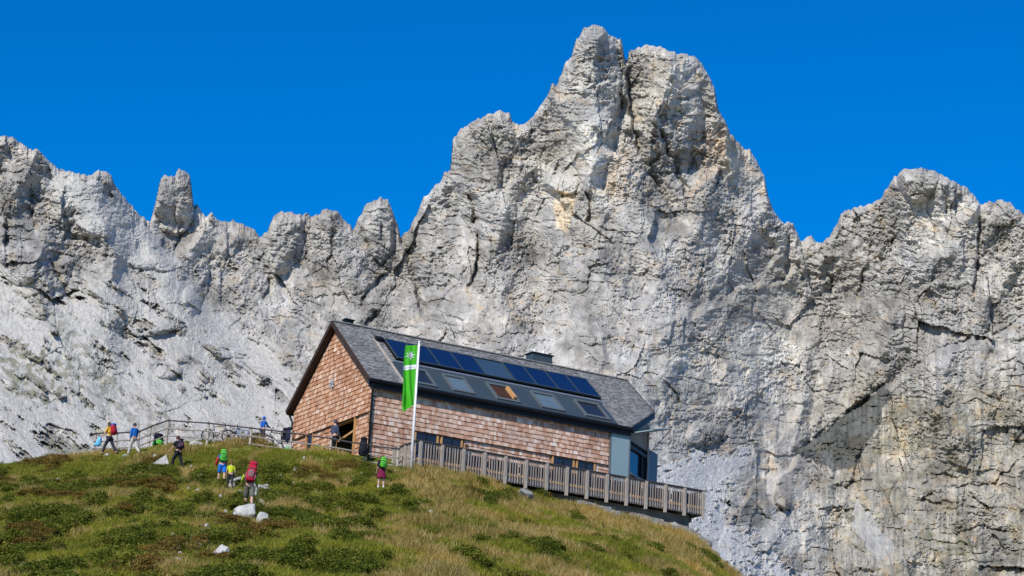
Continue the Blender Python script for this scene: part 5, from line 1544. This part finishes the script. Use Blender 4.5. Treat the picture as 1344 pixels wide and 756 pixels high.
def rock_mesh(name, seed, cuts=13, sub=3):
    r_ = random.Random(seed)
    bm = bmesh.new()
    bmesh.ops.create_icosphere(bm, subdivisions=sub, radius=1.0)
    planes = []
    for _ in range(cuts):
        v = Vector((r_.gauss(0, 1), r_.gauss(0, 1), r_.gauss(0, 1))).normalized(); planes.append((v, r_.uniform(0.38, 0.72)))
    for v in bm.verts:
        for n_, d_ in planes:
            k = v.co.dot(n_)
            if k > d_:
                v.co -= n_ * (k - d_)
    for v in bm.verts:
        j = perlin(np.array([v.co.x * 3 + seed]), np.array([v.co.y * 3 + v.co.z * 2.3]), seed % 50)[0]
        v.co *= 1 + 0.06 * j
    me = bpy.data.meshes.new(name); bm.to_mesh(me); bm.free()
    return me
RM = [rock_mesh("rock", 10 + i) for i in range(7)]
for m_ in RM:
    m_.materials.append(MAT['stone_w'])
RMG = [rock_mesh("rock", 30 + i, 15) for i in range(4)]
for m_ in RMG:
    m_.materials.append(MAT['stone_g'])
def put_rock(me, px, py, w_, h_, label, group=None, name="rock", rot=None, depth=None, dd=(40, 122), cat="rock", sink=0.2):
    q = stand(px, py, *dd); d = float(q @ FWD); s = d / FPX
    o = link(name, me, None, label=label, cat=cat, group=group)
    o.location = (q[0], q[1], q[2] + h_ * s * (0.5 - sink))
    o.scale = (w_ * s / 2 / 0.62, (depth or w_ * 0.8) * s / 2 / 0.62, h_ * s / 2 / 0.58)
    o.rotation_euler = rot or (random.uniform(-.2, .2), random.uniform(-.2, .2), random.uniform(-0.5, 0.5))
    return o
# the white triangular boulder, a leaning slab
tri = MB().add([(-0.52, -0.28, 0), (0.48, -0.30, -0.14), (0.52, 0.35, -0.1), (-0.45, 0.3, 0.05), (0.30, 0.02, 0.72), (0.22, 0.12, 0.70), (-0.30, 0.05, 0.28), (0.45, 0.0, 0.30)],
               [(0, 1, 7), (0, 7, 4), (0, 4, 6), (1, 2, 7), (7, 2, 4), (4, 2, 5), (2, 3, 5), (5, 3, 6), (4, 5, 6), (3, 0, 6), (0, 3, 2, 1)]).mesh("boulder")
bm = bmesh.new(); bm.from_mesh(tri); bmesh.ops.triangulate(bm, faces=bm.faces[:]); bmesh.ops.subdivide_edges(bm, edges=bm.edges[:], cuts=5, use_grid_fill=True)
for v in bm.verts:
    v.co += Vector((perlin(np.array([v.co.x * 4]), np.array([v.co.z * 4 + v.co.y * 3]), 5)[0], perlin(np.array([v.co.x * 4 + 9]), np.array([v.co.z * 4 + v.co.y]), 6)[0], 0)) * 0.035
bm.to_mesh(tri); bm.free(); tri.materials.append(MAT['stone_w'])
q = stand(207, 620)
o = link("boulder", tri, None, label="large white triangular boulder standing in the grass below the crest", cat="boulder", loc=(q[0], q[1], q[2] + 0.04)); o.scale = (1.1, 0.9, 1.3); o.rotation_euler = (-0.2, 0, 0.1)
put_rock(RM[0], 325, 683, 31, 19, "long white boulder at the feet of the hiker in grey shorts", name="boulder", cat="boulder", rot=(0.1, -0.25, 0.2))
put_rock(RM[1], 343, 691, 19, 21, "chunky pale boulder beside the long white boulder", name="boulder", cat="boulder")
put_rock(RM[2], 311, 686, 15, 13, "small white rock tucked against the long white boulder", rot=(0, 0, 0.3))
put_rock(RM[3], 291, 735, 26, 20, "rough white rock low in the meadow above a smaller stone", name="boulder", cat="boulder")
put_rock(RM[4], 233, 742, 17, 12, "rounded white rock on the stony track in the meadow")
put_rock(RM[5], 33, 748, 30, 9, "flat pale rock slab lying at the lower end of the meadow", rot=(0, 0.05, 0))
put_rock(RMG[0], 313, 639, 24, 16, "grey rock beside the small child in neon yellow")
put_rock(RMG[1], 342, 648, 22, 15, "grey flat rock behind the hiker in grey shorts", rot=(0.1, 0.2, 0))
put_rock(RM[6], 257, 585, 15, 7, "pale flat rock on the crest below the bicycles")
put_rock(RMG[2], 690, 655, 32, 14, "big flat grey boulder in the grass just below the terrace", name="boulder", cat="boulder", rot=(0.05, 0.12, 0.1), dd=(90, 112))
small = [(263, 631, 11, 6), (270, 626, 6, 4), (247, 645, 7, 4), (259, 647, 7, 4), (274, 669, 6, 5), (297, 676, 6, 5), (283, 690, 6, 4), (272, 693, 8, 4), (263, 697, 6, 3), (253, 711, 8, 5), (224, 722, 9, 5), (234, 721, 8, 5),
         (306, 642, 9, 6), (315, 648, 5, 4), (335, 652, 7, 5), (338, 617, 6, 4), (321, 625, 9, 3), (343, 661, 7, 4), (337, 667, 6, 4), (259, 730, 6, 4), (306, 734, 7, 5), (216, 745, 6, 5), (240, 689, 6, 4), (204, 602, 8, 4), (251, 616, 7, 4), (239, 609, 7, 4),
         (46, 647, 7, 4), (57, 648, 5, 3), (45, 750, 9, 5), (22, 742, 7, 4), (78, 634, 12, 5), (140, 600, 7, 4), (165, 601, 9, 4), (400, 605, 5, 4), (455, 640, 4, 4), (388, 620, 5, 4), (474, 624, 5, 3), (567, 676, 12, 5), (570, 741, 8, 5), (440, 660, 5, 4), (386, 637, 6, 4),
         (765, 681, 6, 4), (860, 722, 7, 5), (900, 742, 14, 5), (630, 702, 5, 4), (655, 690, 5, 3), (562, 637, 5, 3), (290, 655, 5, 4), (350, 640, 6, 4), (368, 628, 5, 3), (300, 700, 6, 4), (318, 706, 6, 4), (275, 712, 5, 4), (245, 735, 6, 4), (228, 705, 6, 4)]
for k, (px, py, w_, h_) in enumerate(small):
    w_ *= 1.05; h_ *= 1.3
    put_rock(RM[k % 7], px, py, w_, h_, "small white limestone stone lying loose in the meadow", "small stones scattered over the meadow", name="stone", cat="stone")
for k in range(46):      # stony track winding down
    t_ = random.random()
    px = np.interp(t_, [0, 0.3, 0.6, 1], [345, 292, 262, 215]) + random.gauss(0, 12); py = np.interp(t_, [0, 0.3, 0.6, 1], [668, 680, 705, 752]) + random.gauss(0, 7)
    w_ = random.uniform(3.5, 7.5)
    put_rock(RM[k % 7], px, min(py, 755), w_, w_ * 0.6, "small pale stone of the worn stony track below the white boulders", "stones of the worn track", name="stone", cat="stone")
# dry-laid stones below the terrace
SM = []
for i in range(6):
    mb = MB().box(-0.5, 0.5, -0.5, 0.5, -0.5, 0.5); me = mb.mesh("wall_stone"); bm = bmesh.new(); bm.from_mesh(me)
    bmesh.ops.bevel(bm, geom=bm.edges[:], offset=0.10, segments=2, affect='EDGES')
    rr = random.Random(i)
    for v in bm.verts:
        v.co += Vector((rr.uniform(-.06, .06), rr.uniform(-.06, .06), rr.uniform(-.06, .06)))
    bm.to_mesh(me); bm.free(); me.materials.append(MAT['stone_b'] if i % 3 else MAT['stone_g']); SM.append(me)
for k in range(74):
    a_ = random.uniform(10.2, 17.2); row = random.choice((0, 0, 1, 1, 2, 3))
    if a_ < 12.5 and random.random() < 0.5:
        continue
    w_ = random.uniform(0.4, 1.0); h_ = random.uniform(0.2, 0.36)
    q = hw(a_, RB + 0.12 - row * 0.34 + random.uniform(-0.1, 0.1), 0)
    o = link("stone", SM[k % 6], None, label="rough stone of the dry laid bank under the terrace edge", cat="stone", group="stones banked below the terrace")
    o.location = (q[0], q[1], min(gz(q[0], q[1]) + h_ * 0.38 + (3 - row) * 0.08, HO[2] + DECK - 0.62 - h_ * 0.5)); o.scale = (w_, random.uniform(0.3, 0.5), h_); o.rotation_euler = (random.uniform(-.1, .1), random.uniform(-.1, .1) + 0.03, YAW + random.uniform(-.25, .25))
for px, py, w_, h_ in ((886, 693, 17, 14), (901, 699, 12, 11), (916, 706, 14, 16), (870, 690, 13, 9)):
    put_rock(RMG[(px) % 4], px, py, w_, h_, "blocky grey boulder piled at the open end of the terrace wall", "boulders at the terrace end", name="boulder", cat="boulder", dd=(100, 113))

# ------------------------------------------------------------------ grass and dwarf shrubs (uncountable ground cover)
def plant_material(name, stops, trans):
    m, nt, b = new_mat(name)
    rnd = nt.nodes.new("ShaderNodeObjectInfo").outputs['Random']
    c = ramp(nt, rnd, stops)
    big = noise(nt, 0.28, 4, 0.6, 'World')
    c = mixc(nt, 0.7, c, ramp(nt, big, [(0.35, (0.62, 0.68, 0.6)), (0.55, (1.0, 1.0, 1.0)), (0.7, (1.25, 1.12, 0.9))]), 'MULTIPLY')
    nt.links.new(c, b.inputs['Base Color'])
    b.inputs['Roughness'].default_value = 0.8; b.inputs['Specular IOR Level'].default_value = 0.15
    tr = nt.nodes.new("ShaderNodeBsdfTranslucent"); nt.links.new(c, tr.inputs[0])
    mx = nt.nodes.new("ShaderNodeMixShader"); mx.inputs[0].default_value = trans
    nt.links.new(b.outputs[0], mx.inputs[1]); nt.links.new(tr.outputs[0], mx.inputs[2])
    nt.links.new(mx.outputs[0], nt.nodes["Material Output"].inputs['Surface'])
    return m
MAT['g_green'] = plant_material("green_grass", [(0, (0.14, 0.17, 0.014)), (0.4, (0.235, 0.25, 0.024)), (0.75, (0.32, 0.30, 0.04)), (1, (0.40, 0.32, 0.08))], 0.35)
MAT['g_dry'] = plant_material("dry_grass", [(0, (0.26, 0.195, 0.04)), (0.4, (0.41, 0.295, 0.085)), (0.8, (0.54, 0.395, 0.145)), (1, (0.64, 0.49, 0.22))], 0.35)
MAT['g_shrub'] = plant_material("dwarf_shrub_leaf", [(0, (0.08, 0.105, 0.011)), (0.5, (0.135, 0.16, 0.018)), (0.85, (0.195, 0.20, 0.028)), (1, (0.26, 0.225, 0.045))], 0.3)
MAT['g_red'] = plant_material("reddish_heath_leaf", [(0, (0.12, 0.10, 0.018)), (0.5, (0.20, 0.135, 0.028)), (0.85, (0.26, 0.15, 0.038)), (1, (0.21, 0.19, 0.036))], 0.3)
tmpl = bpy.data.collections.new("tuft_templates")       # not linked to the scene: only instanced
def tuft(name, mat, n, h, spread, wd, lean, seed):
    r_ = random.Random(seed); V, F = [], []
    for _ in range(n):
        a_ = r_.uniform(0, 2 * math.pi); rr = spread * math.sqrt(r_.random()); x, y = rr * math.cos(a_), rr * math.sin(a_)
        hh = h * r_.uniform(0.55, 1.1); la = r_.uniform(0, 2 * math.pi); le = lean * r_.uniform(0.2, 1.0) * hh
        wa = r_.uniform(0, math.pi); wx, wy = wd / 2 * math.cos(wa), wd / 2 * math.sin(wa)
        mx_, my_ = x + 0.35 * le * math.cos(la), y + 0.35 * le * math.sin(la); tx, ty = x + le * math.cos(la), y + le * math.sin(la)
        k = len(V); V += [(x - wx, y - wy, -0.03), (x + wx, y + wy, -0.03), (mx_ + wx * 0.8, my_ + wy * 0.8, hh * 0.6), (mx_ - wx * 0.8, my_ - wy * 0.8, hh * 0.6), (tx, ty, hh)]
        F += [(k, k + 1, k + 2, k + 3), (k + 3, k + 2, k + 4)]
    me = bpy.data.meshes.new(name); me.from_pydata(V, [], F); me.materials.append(mat)
    o = bpy.data.objects.new(name, me); return o
def leafclump(name, mat, n, R_, ls, seed):
    r_ = random.Random(seed); V, F = [], []
    for _ in range(n):
        v = Vector((r_.gauss(0, 1), r_.gauss(0, 1), abs(r_.gauss(0, 0.8)))).normalized() * R_ * r_.uniform(0.45, 1.0)
        v.z *= 0.75
        u_ = Vector((r_.gauss(0, 1), r_.gauss(0, 1), r_.gauss(0, 0.6))).normalized(); w_ = u_.cross(Vector((r_.gauss(0, 1), r_.gauss(0, 1), r_.gauss(0, 1)))).normalized()
        s = ls * r_.uniform(0.6, 1.3)
        k = len(V); V += [v - u_ * s, v + w_ * s * 0.5, v + u_ * s, v - w_ * s * 0.5]; F.append((k, k + 1, k + 2, k + 3))
    me = bpy.data.meshes.new(name); me.from_pydata([tuple(v) for v in V], [], F); me.materials.append(mat)
    return bpy.data.objects.new(name, me)
def instancer(name, templates, P, scale, rz_):
    me = bpy.data.meshes.new(name)
    me.vertices.add(len(P)); me.vertices.foreach_set("co", np.asarray(P, np.float32).ravel())
    a1 = me.attributes.new("sc", 'FLOAT', 'POINT'); a1.data.foreach_set("value", np.asarray(scale, np.float32))
    a2 = me.attributes.new("rot", 'FLOAT_VECTOR', 'POINT'); rv = np.zeros((len(P), 3), np.float32); rv[:, 2] = rz_; rv[:, 0] = rng.normal(0, 0.12, len(P)); rv[:, 1] = rng.normal(0, 0.12, len(P)); a2.data.foreach_set("vector", rv.ravel())
    a3 = me.attributes.new("pick", 'INT', 'POINT'); a3.data.foreach_set("value", rng.integers(0, len(templates), len(P)).astype(np.int32))
    cl = bpy.data.collections.new(name + "_templates")
    for t in templates:
        cl.objects.link(t)
    ng = bpy.data.node_groups.new(name, 'GeometryNodeTree')
    ng.interface.new_socket("Geometry", in_out='INPUT', socket_type='NodeSocketGeometry'); ng.interface.new_socket("Geometry", in_out='OUTPUT', socket_type='NodeSocketGeometry')
    N = ng.nodes.new
    gi, go = N("NodeGroupInput"), N("NodeGroupOutput"); ci = N("GeometryNodeCollectionInfo"); ci.inputs['Collection'].default_value = cl; ci.inputs['Separate Children'].default_value = True; ci.inputs['Reset Children'].default_value = True
    ip = N("GeometryNodeInstanceOnPoints"); ip.inputs['Pick Instance'].default_value = True
    def attr(nm, ty):
        n_ = N("GeometryNodeInputNamedAttribute"); n_.data_type = ty; n_.inputs['Name'].default_value = nm
        return next(s for s in n_.outputs if s.enabled and s.name == 'Attribute')
    L = ng.links.new
    L(gi.outputs[0], ip.inputs['Points']); L(ci.outputs[0], ip.inputs['Instance']); L(attr("pick", 'INT'), ip.inputs['Instance Index'])
    e2r = N("FunctionNodeEulerToRotation"); L(attr("rot", 'FLOAT_VECTOR'), e2r.inputs[0]); L(e2r.outputs[0], ip.inputs['Rotation'])
    L(attr("sc", 'FLOAT'), ip.inputs['Scale']); L(ip.outputs[0], go.inputs[0])
    return me, ng
def scatter(name, templates, P, scale, label, cat):
    me, ng = instancer(name, templates, P, scale, rng.uniform(0, 6.28, len(P)))
    o = link(name, me, None, kind="stuff", label=label, cat=cat)
    md = o.modifiers.new("scatter", 'NODES'); md.node_group = ng
    return o
def house_ab(x, y):
    return (x - HO[0]) * HA[0] + (y - HO[1]) * HA[1], (x - HO[0]) * HB[0] + (y - HO[1]) * HB[1]
def pix(P):
    d = P @ FWD
    return 672 + FPX * (P @ RIGHT) / d, 378 - FPX * (P @ UP) / d
# candidate points over the slope that faces the camera, denser where it is near
NP = 175000
y = 46 + (123 - 46) * rng.random(NP) ** 0.9; x = rng.uniform(-0.262, 0.155, NP) * y - 1.0
z = hill_z(x, y); P = np.stack([x, y, z], -1)
ha, hb_ = house_ab(x, y)
px, py = pix(P)
keep = ~((ha > -0.1) & (ha < 18) & (hb_ > RB + 0.3) & (hb_ < 9.3)) & (px > -60) & (px < 1010) & (py < 790)
P, px, py, x, y = P[keep], px[keep], py[keep], x[keep], y[keep]
ha, hb_ = house_ab(P[:, 0], P[:, 1])
# vegetation zones
shr = fbm(x / 2.6, y / 3.6, 300, 4, 0.6) + 0.20 * sstep(520, 380, px) * sstep(596, 630, py) - 0.2 * sstep(560, 700, px) - 0.12
redn = fbm(x / 5 + 7, y / 6, 305, 3) + 0.35 * np.exp(-(((px - 140) / 90) ** 2 + ((py - 655) / 40) ** 2)) - 0.05
dryn = fbm(x / 3.2, y / 3.2, 310, 4, 0.55) + 0.16 * sstep(480, 560, px) + 0.45 * np.exp(-(((px - 555) / 60) ** 2 + ((py - 640) / 26) ** 2)) + 0.5 * np.exp(-(((px - 900 + (py - 720) * -0.9) / 75) ** 2 + ((py - 718) / 24) ** 2)) + 0.3 * np.exp(-(((px - 690) / 60) ** 2 + ((py - 700) / 22) ** 2)) + 0.35 * sstep(12, 2, np.abs(hb_ - RB + 1.5)) * sstep(480, 560, px) - 0.30 + 0.25 * sstep(612, 595, py) * sstep(450, 300, px)
bank = (ha > 9.0) & (hb_ > RB - 1.3) & (hb_ < RB + 0.4)
path = np.abs(px - np.interp(py, [600, 640, 668, 680, 705, 756], [330, 325, 340, 290, 262, 215])) < 8 + 6 * fbm(x, y, 320, 2)
u_ = rng.random(len(P))
is_shr = (shr > 0.20) & ~path & (py > 606 + 0.13 * np.clip(px - 400, 0, 999))
is_dry = ~is_shr & (u_ < sstep(-0.15, 0.45, dryn) * 0.85)
is_shr &= ~bank
is_dry &= ~(bank & (rng.random(len(P)) < 0.75))
is_grn = ~is_shr & ~is_dry & ~(path & (u_ < 0.6)) & ~(bank & (u_ < 0.8))
green = [tuft("grass_tuft", MAT['g_green'], 16, 0.17, 0.17, 0.016, 0.9, s) for s in range(5)]
dry = [tuft("dry_tuft", MAT['g_dry'], 15, 0.30, 0.13, 0.014, 0.7, 20 + s) for s in range(5)]
shru = [leafclump("shrub_clump", MAT['g_shrub'], 46, 0.20, 0.034, 40 + s) for s in range(5)]
redd = [leafclump("heath_clump", MAT['g_red'], 46, 0.18, 0.032, 60 + s) for s in range(4)]
def sel(m, lift=0.0):
    q = P[m].copy(); q[:, 2] += lift; return q
tall = (1 + 0.5 * sstep(0.2, 0.6, dryn)) * np.where((y > 113.5) & (px < 400), 0.5, 1.0)
scatter("meadow_grass", green, sel(is_grn), rng.uniform(0.6, 1.25, is_grn.sum()) * np.where((P[is_grn, 1] > 113.5) & (px[is_grn] < 400), 0.55, 1.0), "short green meadow grass covering the hillside", "grass")
scatter("dry_grass", dry, sel(is_dry), rng.uniform(0.5, 1.2, is_dry.sum()) * tall[is_dry], "straw coloured dry grass on the slope below the terrace", "grass")
dome = 0.36 * sstep(0.18, 0.6, shr)
isr = is_shr & (redn > 0.30)
isg = is_shr & ~isr
q = P.copy(); q[:, 2] += dome
scatter("dwarf_shrubs", shru, q[isg] - np.array([0, 0, 0.05]), rng.uniform(0.7, 1.35, isg.sum()), "dark green mats of dwarf shrub on the slope", "shrubs")
scatter("reddish_heath", redd, q[isr] - np.array([0, 0, 0.05]), rng.uniform(0.6, 1.2, isr.sum()), "rusty brown heath patches between the shrubs", "heath")
print("VEG", is_grn.sum(), is_dry.sum(), isg.sum(), isr.sum())
